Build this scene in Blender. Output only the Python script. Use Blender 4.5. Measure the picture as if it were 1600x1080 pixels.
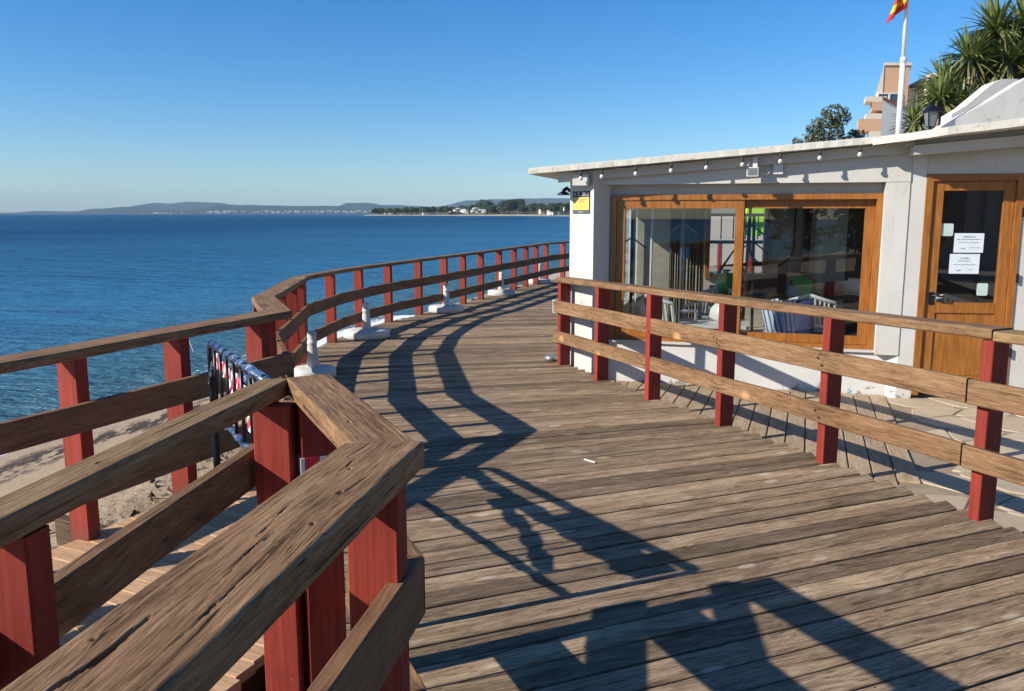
import bpy, bmesh, math, random
from mathutils import Vector, Matrix, noise
rnd = random.Random(11)
S = bpy.context.scene
C = S.collection
for o in list(bpy.data.objects): bpy.data.objects.remove(o)

# ------------------------------------------------------------------ camera
cam = bpy.data.cameras.new('camera')
camo = bpy.data.objects.new('camera', cam); C.objects.link(camo)
camo.location = (0, 0, 1.65)
camo.rotation_euler = (math.radians(90 - 8.441), 0, 0)
cam.sensor_fit = 'HORIZONTAL'; cam.sensor_width = 36
cam.lens = 36 * 1250 / 1600
cam.shift_y = -20 / 1600
cam.clip_start = 0.05; cam.clip_end = 40000
S.camera = camo

# ------------------------------------------------------------------ light
SUN = Vector((-1.66, -0.68, 1.0)).normalized()          # towards the sun
EL = math.asin(SUN.z); AZ = math.atan2(SUN.x, SUN.y)    # azimuth clockwise from +Y
w = bpy.data.worlds.new('World'); S.world = w; w.use_nodes = True
nt = w.node_tree; nt.nodes.clear()
out = nt.nodes.new('ShaderNodeOutputWorld'); bg = nt.nodes.new('ShaderNodeBackground')
sky = nt.nodes.new('ShaderNodeTexSky'); sky.sky_type = 'NISHITA'; sky.sun_disc = False
sky.sun_elevation = EL; sky.sun_rotation = AZ % (2 * math.pi)
sky.air_density = 1.0; sky.dust_density = 0.35; sky.ozone_density = 2.5; sky.altitude = 0
bg.inputs[1].default_value = 0.075
tint = nt.nodes.new('ShaderNodeMix'); tint.data_type = 'RGBA'; tint.blend_type = 'MULTIPLY'; tint.inputs[0].default_value = 1
tint.inputs[7].default_value = (.78, .92, 1.13, 1); nt.links.new(sky.outputs[0], tint.inputs[6]); hs = nt.nodes.new('ShaderNodeHueSaturation'); hs.inputs['Saturation'].default_value = 1.24; hs.inputs['Value'].default_value = 1.27
nt.links.new(tint.outputs[2], hs.inputs['Color']); nt.links.new(hs.outputs[0], bg.inputs[0]); nt.links.new(bg.outputs[0], out.inputs[0])
sl = bpy.data.lights.new('sun', 'SUN'); sl.energy = 5.0; sl.angle = math.radians(0.5); sl.color = (1, .93, .82)
so = bpy.data.objects.new('sun', sl); C.objects.link(so)
so.rotation_euler = (-SUN).to_track_quat('-Z', 'Y').to_euler()
S.view_settings.view_transform = 'Standard'; S.view_settings.look = 'None'
S.view_settings.exposure = 0.5; S.view_settings.gamma = 1; S.view_settings.use_curve_mapping = False

# ------------------------------------------------------------------ helpers
WM = {}                                                   # object -> world matrix
def tag(o, label=None, cat=None, group=None, kind=None):
    if label: o['label'] = label
    if cat: o['category'] = cat
    if group: o['group'] = group
    if kind: o['kind'] = kind
    return o
def put(o, M, parent):
    C.objects.link(o); WM[o] = M
    if parent is not None:
        o.parent = parent; o.matrix_local = WM[parent].inverted() @ M
    else: o.matrix_world = M
    return o
def thing(name, label, cat, loc=(0, 0, 0), group=None, kind=None):
    o = bpy.data.objects.new(name, None); o.empty_display_size = .2
    put(o, Matrix.Translation(loc), None); return tag(o, label, cat, group, kind)
def mesh(verts, faces, smooth=False):
    me = bpy.data.meshes.new('m'); me.from_pydata([tuple(v) for v in verts], [], faces); me.update()
    if smooth: me.polygons.foreach_set('use_smooth', [True] * len(me.polygons))
    return me
def obj(name, me, mat, parent=None, M=None):
    me.name = name
    if mat and not me.materials: me.materials.append(mat)
    return put(bpy.data.objects.new(name, me), M or Matrix.Identity(4), parent)
def bmobj(name, bm, mat, parent=None, M=None, smooth=False):
    me = bpy.data.meshes.new(name); bm.to_mesh(me); bm.free()
    if smooth: me.polygons.foreach_set('use_smooth', [True] * len(me.polygons))
    return obj(name, me, mat, parent, M)
class MB:
    def __init__(s): s.v = []; s.f = []
    def add(s, V, F, M=None):
        n = len(s.v)
        s.v += [M @ Vector(v) if M else Vector(v) for v in V]
        s.f += [tuple(i + n for i in f) for f in F]
    def box(s, lo, hi, M=None):
        x0, y0, z0 = lo; x1, y1, z1 = hi
        s.add([(x0,y0,z0),(x1,y0,z0),(x1,y1,z0),(x0,y1,z0),(x0,y0,z1),(x1,y0,z1),(x1,y1,z1),(x0,y1,z1)],
              [(0,3,2,1),(4,5,6,7),(0,1,5,4),(1,2,6,5),(2,3,7,6),(3,0,4,7)], M)
    def tube(s, pts, r, n=8, cap=True):
        pts = [Vector(p) for p in pts]; rs = r if isinstance(r, (list, tuple)) else [r] * len(pts)
        V = []; F = []
        for i, p in enumerate(pts):
            t = (pts[min(i+1, len(pts)-1)] - pts[max(i-1, 0)]).normalized()
            a = t.orthogonal().normalized() if i == 0 else (a - t * a.dot(t)).normalized()
            b = t.cross(a)
            for k in range(n):
                th = 2*math.pi*k/n; V.append(p + (a*math.cos(th) + b*math.sin(th)) * rs[i])
        for i in range(len(pts)-1):
            for k in range(n):
                F.append((i*n+k, i*n+(k+1)%n, (i+1)*n+(k+1)%n, (i+1)*n+k))
        if cap: F += [tuple(range(n))[::-1], tuple((len(pts)-1)*n+k for k in range(n))]
        s.add(V, F)
    def lathe(s, prof, n=24, c=(0,0,0)):
        V = []; F = []
        for r, z in prof:
            for k in range(n):
                a = 2*math.pi*k/n; V.append((c[0]+r*math.cos(a), c[1]+r*math.sin(a), c[2]+z))
        for i in range(len(prof)-1):
            for k in range(n): F.append((i*n+k, i*n+(k+1)%n, (i+1)*n+(k+1)%n, (i+1)*n+k))
        F += [tuple(range(n))[::-1], tuple((len(prof)-1)*n+k for k in range(n))]
        s.add(V, F)
    def prism(s, poly, z0, z1):
        n = len(poly)
        z0 = z0 if isinstance(z0, (list, tuple)) else [z0]*n; z1 = z1 if isinstance(z1, (list, tuple)) else [z1]*n
        A = sum(poly[i][0]*poly[(i+1)%n][1]-poly[(i+1)%n][0]*poly[i][1] for i in range(n))
        if A < 0: poly = poly[::-1]; z0 = z0[::-1]; z1 = z1[::-1]
        s.add([(p[0],p[1],z) for p, z in zip(poly, z0)] + [(p[0],p[1],z) for p, z in zip(poly, z1)],
              [tuple(range(n))[::-1], tuple(range(n, 2*n))] + [(i,(i+1)%n,n+(i+1)%n,n+i) for i in range(n)])
    def me(s, smooth=False): return mesh(s.v, s.f, smooth)
    def build(s, name, mat, parent=None, smooth=False, M=None): return obj(name, s.me(smooth), mat, parent, M)

# ------------------------------------------------------------------ materials
def newmat(name):
    m = bpy.data.materials.new(name); m.use_nodes = True; t = m.node_tree
    b = t.nodes['Principled BSDF']; return m, t, b
def N(t, ty, **kw):
    n = t.nodes.new('ShaderNode' + ty)
    for k, v in kw.items():
        if k.startswith('i_'):
            key = k[2:]; key = int(key) if key.isdigit() else key
            n.inputs[key].default_value = v
        else: setattr(n, k, v)
    return n
def ramp(t, fac, stops, interp='LINEAR'):
    r = N(t, 'ValToRGB'); r.color_ramp.interpolation = interp
    e = r.color_ramp.elements
    while len(e) < len(stops): e.new(.5)
    for k, (p, c) in enumerate(stops):
        e[k].position = p; e[k].color = (c[0], c[1], c[2], 1) if isinstance(c, (tuple, list)) else (c, c, c, 1)
    t.links.new(fac, r.inputs[0]); return r.outputs[0]
def mix(t, fac, a, b, mode='MIX'):
    m = N(t, 'Mix', data_type='RGBA', blend_type=mode)
    for sock, v in ((m.inputs[0], fac), (m.inputs[6], a), (m.inputs[7], b)):
        if hasattr(v, 'links') or hasattr(v, 'node'): t.links.new(v, sock)
        elif isinstance(v, (int, float)): sock.default_value = v if sock == m.inputs[0] else (v, v, v, 1)
        else: sock.default_value = (v[0], v[1], v[2], 1)
    return m.outputs[2]
def math_(t, op, a, b=None, c=None):
    m = N(t, 'Math', operation=op)
    for i, v in enumerate((a, b, c)):
        if v is None: continue
        if isinstance(v, (int, float)): m.inputs[i].default_value = v
        else: t.links.new(v, m.inputs[i])
    return m.outputs[0]
def coords(t, scale, rand=True, src='Object', rot=(0,0,0)):
    tc = N(t, 'TexCoord'); mp = N(t, 'Mapping'); mp.inputs['Scale'].default_value = scale; mp.inputs['Rotation'].default_value = rot
    t.links.new(tc.outputs[src], mp.inputs[0])
    if rand:
        oi = N(t, 'ObjectInfo'); mu = N(t, 'VectorMath', operation='MULTIPLY'); mu.inputs[1].default_value = (97, 31, 53)
        cb = N(t, 'CombineXYZ')
        for i in range(3): t.links.new(oi.outputs['Random'], cb.inputs[i])
        t.links.new(cb.outputs[0], mu.inputs[0]); t.links.new(mu.outputs[0], mp.inputs['Location'])
        return mp.outputs[0], oi.outputs['Random']
    return mp.outputs[0], None
def noise_(t, vec, scale, detail=4, rough=.6, dist=0):
    n = N(t, 'TexNoise'); n.inputs['Scale'].default_value = scale; n.inputs['Detail'].default_value = detail
    n.inputs['Roughness'].default_value = rough; n.inputs['Distortion'].default_value = dist
    if vec: t.links.new(vec, n.inputs['Vector'])
    return n.outputs[0]
def bump(t, b, h, strength=.5, dist=.01, prev=None):
    n = N(t, 'Bump'); n.inputs['Strength'].default_value = strength; n.inputs['Distance'].default_value = dist
    t.links.new(h, n.inputs['Height'])
    if prev: t.links.new(prev, n.inputs['Normal'])
    t.links.new(n.outputs[0], b.inputs['Normal']); return n.outputs[0]

def wood(name, dark, mid, light, grey=None, grain=1.0, knot=.5, rough=.8, bumps=.6, streak=(1, 1, 1), var=.5, knotcol=(.35,.25,.15), check=.8):
    """weathered softwood, the grain runs along local X"""
    m, t, b = newmat(name)
    base, rn = coords(t, (1, 1, 1))
    wv = N(t, 'VectorMath', operation='MULTIPLY'); wv.inputs[1].default_value = (.9, 3, 3); t.links.new(base, wv.inputs[0])
    wn = N(t, 'TexNoise'); wn.inputs['Scale'].default_value = 1.4; wn.inputs['Detail'].default_value = 2.5; t.links.new(wv.outputs[0], wn.inputs[0])
    sub = N(t, 'VectorMath', operation='MULTIPLY_ADD'); sub.inputs[1].default_value = (0, .10, .10)
    t.links.new(wn.outputs['Color'], sub.inputs[0]); t.links.new(base, sub.inputs[2])
    def lines(x, yz, det=3, rg=.6):
        st = N(t, 'VectorMath', operation='MULTIPLY'); st.inputs[1].default_value = (x*grain, yz*grain, yz*grain); t.links.new(sub.outputs[0], st.inputs[0])
        return noise_(t, st.outputs[0], 1.0, det, rg)
    fine = lines(13, 280, 3, .65); med = lines(5, 85, 5, .68); broad = lines(1.6, 15, 3, .55)
    ff = math_(t, 'ADD', math_(t, 'MULTIPLY', fine, .30), math_(t, 'ADD', math_(t, 'MULTIPLY', med, .42), math_(t, 'MULTIPLY', broad, .28)))
    col = ramp(t, ff, [(.37, dark), (.49, mid), (.61, light)])
    if grey:
        blot = noise_(t, base, 2.2, 5, .65)
        col = mix(t, ramp(t, blot, [(.36, 0.0), (.64, .9)]), col, mix(t, 1.0, col, grey, 'MULTIPLY'))
    dirt = noise_(t, base, 5.5, 5, .7)
    col = mix(t, ramp(t, dirt, [(.52, 0.0), (.78, .55)]), col, mix(t, 1.0, col, (.45,.42,.40), 'MULTIPLY'))
    chk = ramp(t, lines(1.6, 60, 2, .5), [(.30, 1.0), (.345, 0.0)])
    col = mix(t, math_(t, 'MULTIPLY', chk, check), col, tuple(x*.25 for x in dark))
    dash = ramp(t, lines(10, 150, 2, .5), [(.335, 1.0), (.38, 0.0)])
    gate = ramp(t, noise_(t, base, 3.1, 3, .6), [(.45, 0.0), (.6, 1.0)])
    col = mix(t, math_(t, 'MULTIPLY', math_(t, 'MULTIPLY', dash, gate), check), col, tuple(x*.3 for x in dark))
    kv = N(t, 'VectorMath', operation='MULTIPLY'); kv.inputs[1].default_value = (2.4, 7.5, 3.5); t.links.new(base, kv.inputs[0])
    vo = N(t, 'TexVoronoi'); vo.inputs['Scale'].default_value = 1.0; t.links.new(kv.outputs[0], vo.inputs[0])
    kd = math_(t, 'ADD', vo.outputs['Distance'], math_(t, 'MULTIPLY', med, .10))
    if knot:
        col = mix(t, math_(t, 'MULTIPLY', ramp(t, kd, [(.13, 1.0), (.21, 0.0)]), knot), col, knotcol)
        col = mix(t, math_(t, 'MULTIPLY', ramp(t, kd, [(.06, 1.0), (.085, 0.0)]), knot), col, tuple(x*.35 for x in knotcol))
    tone = ramp(t, rn, [(0, 1-var*.55), (.5, 1.0), (1, 1+var*.35)])
    col = mix(t, 1.0, col, tone, 'MULTIPLY')
    t.links.new(col, b.inputs['Base Color']); b.inputs['Roughness'].default_value = rough
    b.inputs['Specular IOR Level'].default_value = .25
    h = math_(t, 'SUBTRACT', ff, math_(t, 'MULTIPLY', chk, .35))
    bump(t, b, h, bumps, .010)
    return m
def paint(name, col, rough=.55, dirt=.15, bumps=.15, scale=(2, 2, 2), spec=.4, dirtcol=None, rand=True):
    m, t, b = newmat(name)
    v, rn = coords(t, scale, rand)
    n1 = noise_(t, v, 2.0, 6, .65); n2 = noise_(t, v, 14, 4, .6)
    dc = dirtcol or tuple(x*.55 for x in col)
    c = mix(t, ramp(t, n1, [(.4, 0.0), (.75, dirt*2.4)]), col, dc)
    c = mix(t, ramp(t, n2, [(.55, 0.0), (.8, dirt)]), c, dc)
    t.links.new(c, b.inputs['Base Color']); b.inputs['Roughness'].default_value = rough
    b.inputs['Specular IOR Level'].default_value = spec
    bump(t, b, mix(t, .5, n1, n2), bumps, .01)
    return m
def plain(name, col, rough=.5, metal=0, spec=.5, emit=None):
    m, t, b = newmat(name)
    v, _ = coords(t, (1, 1, 1), False)
    n1 = noise_(t, v, 9, 3)
    t.links.new(mix(t, ramp(t, n1, [(.35, 0.0), (.75, .35)]), col, tuple(x*.75 for x in col)), b.inputs['Base Color'])
    b.inputs['Roughness'].default_value = rough; b.inputs['Metallic'].default_value = metal; b.inputs['Specular IOR Level'].default_value = spec
    return m

M_ = {}
M_['deck'] = wood('deck_wood', (.088,.052,.027), (.255,.170,.098), (.46,.335,.205), grey=(.88,.91,.96), knot=.65, var=.80, bumps=.6, knotcol=(.52,.43,.32))
M_['deck_low'] = wood('low_deck_wood', (.24,.165,.10), (.38,.28,.18), (.48,.375,.26), grey=(.95,.95,.96), knot=.3, var=.2, bumps=.4, check=.25)
M_['ramp'] = wood('ramp_wood', (.30,.165,.08), (.50,.305,.165), (.60,.40,.235), knot=.3, var=.15, bumps=.4, check=.3)
M_['cap'] = wood('cap_wood', (.075,.036,.015), (.235,.130,.060), (.36,.225,.115), grey=(.88,.84,.86), knot=.5, var=.1, bumps=.55, knotcol=(.33,.21,.11))
M_['capgold'] = wood('golden_cap_wood', (.115,.060,.023), (.25,.15,.068), (.36,.24,.122), knot=.6, var=.1, bumps=.6, knotcol=(.52,.33,.14), check=.5)
M_['board'] = wood('rail_board_wood', (.085,.040,.018), (.195,.108,.052), (.30,.185,.10), knot=.6, var=.3, bumps=.6, knotcol=(.58,.31,.11), check=.5)
M_['board_dark'] = wood('dark_rail_board_wood', (.10,.048,.024), (.19,.098,.048), (.25,.14,.072), knot=.5, var=.2, bumps=.3, knotcol=(.11,.055,.025), check=.3)
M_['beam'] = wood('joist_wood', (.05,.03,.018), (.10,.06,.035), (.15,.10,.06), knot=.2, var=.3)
def redpaint():
    m, t, b = newmat('red_post_paint'); v, rn = coords(t, (1,1,1)); tc = N(t, 'TexCoord'); sp = N(t, 'SeparateXYZ'); t.links.new(tc.outputs['Object'], sp.inputs[0])
    mp = N(t, 'VectorMath', operation='MULTIPLY'); mp.inputs[1].default_value = (60, 60, 2.5); t.links.new(v, mp.inputs[0])
    brush = noise_(t, mp.outputs[0], 1.0, 4, .6); n1 = noise_(t, v, 4, 5, .65); n2 = noise_(t, v, 38, 5, .7)
    c = mix(t, ramp(t, brush, [(.35, 0.0), (.68, 1.0)]), (.21,.028,.018), (.31,.046,.029))
    c = mix(t, ramp(t, n1, [(.48, 0.0), (.75, .7)]), c, (.16,.025,.02))
    chip = ramp(t, math_(t, 'ADD', n2, math_(t, 'MULTIPLY', n1, .35)), [(.86, 0.0), (.89, .9)])
    c = mix(t, chip, c, (.20,.13,.08))
    foot = ramp(t, math_(t, 'ADD', sp.outputs[2], math_(t, 'MULTIPLY', n1, .18)), [(.06, .75), (.22, 0.0)])
    c = mix(t, foot, c, (.10,.055,.04)); c = mix(t, 1.0, c, ramp(t, rn, [(0, .82), (1, 1.12)]), 'MULTIPLY')
    t.links.new(c, b.inputs['Base Color']); b.inputs['Roughness'].default_value = .62; b.inputs['Specular IOR Level'].default_value = .22
    bump(t, b, math_(t, 'SUBTRACT', mix(t, .4, brush, n2), chip), .35, .004); return m
M_['red'] = redpaint()
M_['white'] = paint('white_render', (.64,.625,.59), .85, .10, .35, (1.3, 1.3, 1.3), .2, dirtcol=(.50,.47,.42), rand=False)
def render_white():
    m, t, b = newmat('white_render'); tc = N(t, 'TexCoord'); v = tc.outputs['Object']
    mp = N(t, 'VectorMath', operation='MULTIPLY'); mp.inputs[1].default_value = (9, 9, .7); t.links.new(v, mp.inputs[0])
    drip = noise_(t, mp.outputs[0], 1.4, 5, .7); n1 = noise_(t, v, 1.7, 6, .65); n2 = noise_(t, v, 26, 5, .65)
    vo = N(t, 'TexVoronoi', feature='DISTANCE_TO_EDGE'); vo.inputs['Scale'].default_value = 1.15
    wv = N(t, 'VectorMath', operation='ADD'); nn_ = N(t, 'TexNoise'); nn_.inputs['Scale'].default_value = 3; nn_.inputs['Detail'].default_value = 6; t.links.new(v, nn_.inputs['Vector'])
    t.links.new(v, wv.inputs[0]); t.links.new(nn_.outputs['Color'], wv.inputs[1]); t.links.new(wv.outputs[0], vo.inputs['Vector'])
    crack = math_(t, 'MULTIPLY', ramp(t, vo.outputs['Distance'], [(.0, 1.0), (.006, 0.0)]), ramp(t, n1, [(.52, 0.0), (.62, .7)]))
    c = mix(t, ramp(t, n1, [(.42, 0.0), (.75, .55)]), (.56,.545,.505), (.44,.415,.365))
    c = mix(t, ramp(t, drip, [(.56, 0.0), (.78, .45)]), c, (.42,.385,.32))
    c = mix(t, crack, c, (.18,.17,.15))
    t.links.new(c, b.inputs['Base Color']); b.inputs['Roughness'].default_value = .9; b.inputs['Specular IOR Level'].default_value = .15
    bump(t, b, math_(t, 'SUBTRACT', mix(t, .6, n1, n2), crack), .4, .012); return m
M_['white'] = render_white()
M_['umb'] = paint('white_painted_concrete', (.58,.57,.54), .8, .3, .4, (5,5,5), .2, dirtcol=(.42,.40,.36))
M_['orange'] = None

# door and window timber: varnished orange
def varnish():
    m, t, b = newmat('orange_varnished_timber')
    v, rn = coords(t, (6, 6, 6))
    mp = N(t, 'VectorMath', operation='MULTIPLY'); mp.inputs[1].default_value = (1, 1, .12); t.links.new(v, mp.inputs[0])
    n1 = noise_(t, mp.outputs[0], 6, 5, .6)
    col = ramp(t, n1, [(.3, (.22,.075,.014)), (.55, (.33,.125,.024)), (.75, (.40,.165,.036))])
    t.links.new(col, b.inputs['Base Color']); b.inputs['Roughness'].default_value = .38
    bump(t, b, n1, .12, .003); return m
M_['orange'] = varnish()
M_['dark'] = plain('black_painted_metal', (.012,.014,.022), .35, .2)
M_['steel'] = plain('grey_metal', (.35,.36,.37), .4, .7)
M_['wplast'] = plain('white_plastic', (.64,.64,.63), .4)
M_['gplast'] = plain('grey_plastic', (.16,.17,.18), .5)
M_['bulb'] = plain('white_bulb_glass', (.62,.60,.55), .15)
M_['cable'] = plain('black_cable', (.02,.02,.02), .6)
M_['paper'] = plain('white_paper', (.66,.72,.76), .7)
M_['sticker'] = plain('pale_green_sticker', (.50,.60,.57), .5)
M_['ink'] = plain('printed_ink', (.06,.07,.09), .8)
M_['blueink'] = plain('blue_printed_ink', (.05,.10,.30), .8)
M_['sblack'] = plain('black_sign_print', (.015,.017,.02), .5)
M_['syellow'] = plain('yellow_sign_print', (.75,.52,.12), .5)
M_['sgrey'] = plain('grey_sign_print', (.10,.105,.11), .5)
M_['lime'] = plain('lime_fabric', (.42,.85,.03), .8)
M_['green'] = plain('green_plastic', (.03,.30,.08), .35)
M_['brownp'] = plain('brown_board', (.10,.05,.03), .7)
M_['inwall'] = paint('interior_plaster', (.50,.46,.40), .9, .3, .1, (1,1,1), .1, rand=False)
M_['infloor'] = paint('interior_floor', (.55,.50,.44), .6, .3, .1, (1,1,1), .3, rand=False)
M_['teal'] = plain('teal_plastic', (.02,.22,.30), .4)
M_['cloth'] = plain('red_cloth', (.30,.05,.05), .9)
M_['screw'] = plain('rusty_screw', (.03,.022,.018), .7, .3)
M_['curtain'] = plain('grey_curtain', (.22,.20,.17), .9)

def glass():
    m, t, b = newmat('window_glass')
    t.nodes.remove(b); o = t.nodes['Material Output']
    gl = N(t, 'BsdfGlossy'); gl.inputs['Roughness'].default_value = .005
    tr = N(t, 'BsdfTransparent'); tr.inputs[0].default_value = (.94,.96,.95,1)
    lw = N(t, 'LayerWeight'); lw.inputs[0].default_value = .5
    f2 = math_(t, 'ADD', .075, math_(t, 'MULTIPLY', math_(t, 'POWER', lw.outputs['Facing'], 5.0), .9))
    mx = N(t, 'MixShader'); t.links.new(f2, mx.inputs[0]); t.links.new(tr.outputs[0], mx.inputs[1]); t.links.new(gl.outputs[0], mx.inputs[2])
    t.links.new(mx.outputs[0], o.inputs[0]); return m
M_['glass'] = glass()

def stripes(name, cols, scale, axis='X', rough=.5):
    m, t, b = newmat(name)
    v, _ = coords(t, (1, 1, 1), False)
    sp = N(t, 'SeparateXYZ'); t.links.new(v, sp.inputs[0])
    f = math_(t, 'FRACT', math_(t, 'MULTIPLY', sp.outputs['XYZ'.index(axis)], scale))
    n = len(cols)
    t.links.new(ramp(t, f, [(i/n, c) for i, c in enumerate(cols)], 'CONSTANT'), b.inputs['Base Color'])
    b.inputs['Roughness'].default_value = rough; return m
M_['tape'] = stripes('red_white_tape', [(.75,.73,.72), (.65,.03,.05)], 11, 'X', .35)
def film():
    m, t, b = newmat('blue_white_tape'); v, _ = coords(t, (1,1,1), False); n = noise_(t, v, 22, 4, .6); n2 = noise_(t, v, 6, 2)
    t.links.new(mix(t, ramp(t, n, [(.55, 0.0), (.66, 1.0)]), mix(t, n2, (.015,.03,.09), (.05,.10,.22)), (.34,.39,.46)), b.inputs['Base Color'])
    b.inputs['Roughness'].default_value = .2; bump(t, b, n, .6, .01); return m
M_['tapeb'] = film()
M_['cushion'] = stripes('blue_white_striped_cushion', [(.05,.09,.25), (.55,.60,.72), (.55,.60,.72)], 22, 'X', .9)

# peeling render of the old walls
def peel():
    m, t, b = newmat('peeling_white_render')
    tc = N(t, 'TexCoord'); v = tc.outputs['Object']
    sp = N(t, 'SeparateXYZ'); t.links.new(v, sp.inputs[0])
    n1 = noise_(t, v, 1.6, 6, .65); n2 = noise_(t, v, 5.5, 5, .65, .4); n3 = noise_(t, v, 22, 4, .6)
    c = mix(t, ramp(t, n1, [(.45, 0.0), (.8, .5)]), (.60,.585,.55), (.48,.45,.395))
    zz = math_(t, 'ADD', sp.outputs[2], .17)
    low = ramp(t, zz, [(.0, 1.0), (.16, 0.0)])       # bare patches near the ground
    chip = ramp(t, math_(t, 'ADD', math_(t, 'MULTIPLY', low, .10), n2), [(.66, 0.0), (.675, 1.0)], 'LINEAR')
    chip = math_(t, 'MULTIPLY', chip, ramp(t, zz, [(.16, 1.0), (.24, 0.0)]))
    c = mix(t, chip, c, mix(t, n3, (.20,.18,.15), (.40,.36,.29)))
    n4 = noise_(t, v, 7.5, 4, .6, .3)
    blue = math_(t, 'MULTIPLY', ramp(t, n4, [(.69, 0.0), (.71, 1.0)]), ramp(t, sp.outputs[2], [(.24, 1.0), (.27, 0.0)]))
    c = mix(t, blue, c, (.12,.36,.55))
    t.links.new(c, b.inputs['Base Color']); b.inputs['Roughness'].default_value = .9; b.inputs['Specular IOR Level'].default_value = .15
    bump(t, b, mix(t, .5, mix(t, .5, n2, n3), math_(t, 'SUBTRACT', 1.0, chip)), .45, .012); return m
M_['peel'] = peel()
def roofmat():
    m, t, b = newmat('weathered_white_roof_edge')
    tc = N(t, 'TexCoord'); v = tc.outputs['Object']
    n2 = noise_(t, v, 14, 6, .7, .5); n1 = noise_(t, v, 2.5, 4)
    c = mix(t, ramp(t, n2, [(.56, 0.0), (.66, .8)]), (.60,.57,.49), (.27,.24,.19))
    c = mix(t, ramp(t, n1, [(.45, 0.0), (.8, .45)]), c, (.50,.46,.37))
    t.links.new(c, b.inputs['Base Color']); b.inputs['Roughness'].default_value = .9
    bump(t, b, n2, .6, .015); return m
M_['roof'] = roofmat()

# ------------------------------------------------------------------ sea, sand, land
SHORE = [(-6.6,-40),(-6.6,-12),(-6.7,0),(-6.4,5),(-5.8,8.7),(-5.3,9.95),(-4.75,11.6),(-4.4,13.6),(-3.95,15.7),(-3.4,17.9),(-2.5,21.1),(-1.05,26.1),(.2,30),(4,44),(12,70),(30,130)]
def shore_d(x, y):
    best = 1e9; sg = 1
    for (x0,y0),(x1,y1) in zip(SHORE, SHORE[1:]):
        dx, dy = x1-x0, y1-y0; L = dx*dx+dy*dy
        tt = max(0, min(1, ((x-x0)*dx+(y-y0)*dy)/L)); px, py = x0+tt*dx, y0+tt*dy
        d = math.hypot(x-px, y-py)
        if d < best: best = d; sg = 1 if (dx*(y-y0)-dy*(x-x0)) < 0 else -1
    return best*sg

def water_mat():
    m, t, b = newmat('sea_water')
    tc = N(t, 'TexCoord'); v = tc.outputs['Object']
    def layer(sc, scale, det, rough=.55):
        mp = N(t, 'Mapping'); mp.inputs['Scale'].default_value = sc; mp.inputs['Rotation'].default_value = (0,0,.35); t.links.new(v, mp.inputs[0])
        return noise_(t, mp.outputs[0], scale, det, rough)
    a = layer((.35, 1, 1), .9, 5, .62); c = layer((.5, 1, 1), 5.0, 5, .6); e = layer((.12, .5, 1), .18, 4, .6)
    h = math_(t, 'ADD', math_(t, 'MULTIPLY', a, .75), math_(t, 'ADD', math_(t, 'MULTIPLY', c, .15), math_(t, 'MULTIPLY', e, 1.1)))
    big = layer((.02, .1, 1), .55, 4, .6); wind = ramp(t, layer((.012, .06, 1), .9, 5, .62), [(.36, .6), (.62, 1.3)])
    h = math_(t, 'MULTIPLY', h, wind)
    bump(t, b, h, 1.0, 1.0)
    # clear shallow water over sand near the beach, deep blue beyond
    sp = N(t, 'Attribute', attribute_name='depth'); f = sp.outputs['Fac']
    deep = mix(t, ramp(t, big, [(.35, 0.0), (.7, 1.0)]), (.001,.046,.118), (.004,.090,.215))
    col = mix(t, ramp(t, f, [(0, 1.0), (.35, .55), (1, 0.0)]), deep, (.034,.175,.32)); col = mix(t, ramp(t, f, [(0, 1.0), (.10, 0.0)]), col, (.06,.15,.18))
    t.nodes.remove(b); o = t.nodes['Material Output']
    bn = [n for n in t.nodes if n.bl_idname == 'ShaderNodeBump'][0]
    df = N(t, 'BsdfDiffuse'); gl = N(t, 'BsdfGlossy'); gl.inputs['Roughness'].default_value = .13; fr = N(t, 'Fresnel'); fr.inputs[0].default_value = 1.33
    t.links.new(col, df.inputs[0])
    for n_ in (df, gl, fr): t.links.new(bn.outputs[0], n_.inputs['Normal'])
    mx = N(t, 'MixShader'); t.links.new(math_(t, 'MINIMUM', math_(t, 'MULTIPLY', fr.outputs[0], .75), .24), mx.inputs[0])
    t.links.new(df.outputs[0], mx.inputs[1]); t.links.new(gl.outputs[0], mx.inputs[2]); t.links.new(mx.outputs[0], o.inputs[0])
    return m
# the sea as one sheet: rows follow the shore, then open out to the horizon
offs = [-1.5, 0, .5, 1, 2, 4, 7, 12, 20, 40, 90, 200, 500, 1500, 5000]
xs_rows = []
V = []; F = []; dep = []
sh = [(-6.6,-400)] + SHORE[1:] + [(70,300),(95,520),(88,800),(60,1000),(10,1130),(-60,1210),(-160,1290),(-250,1330),(-262,1400),(-150,1700),(700,2600),(3500,6500),(4500,11800)]
for (x, y) in sh:
    for o_ in offs:
        V.append((x - o_ + 0.0, y, -1.0)); dep.append(min(max(o_, 0)/90, 1))
    V.append((-11800, y, -1.0)); dep.append(1)
nc = len(offs)+1
for i in range(len(sh)-1):
    for k in range(nc-1):
        F.append((i*nc+k, (i+1)*nc+k, (i+1)*nc+k+1, i*nc+k+1))
me = mesh(V, F); at = me.attributes.new('depth', 'FLOAT', 'POINT'); at.data.foreach_set('value', dep)
sea = obj('sea', me, water_mat()); tag(sea, kind='structure')

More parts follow.
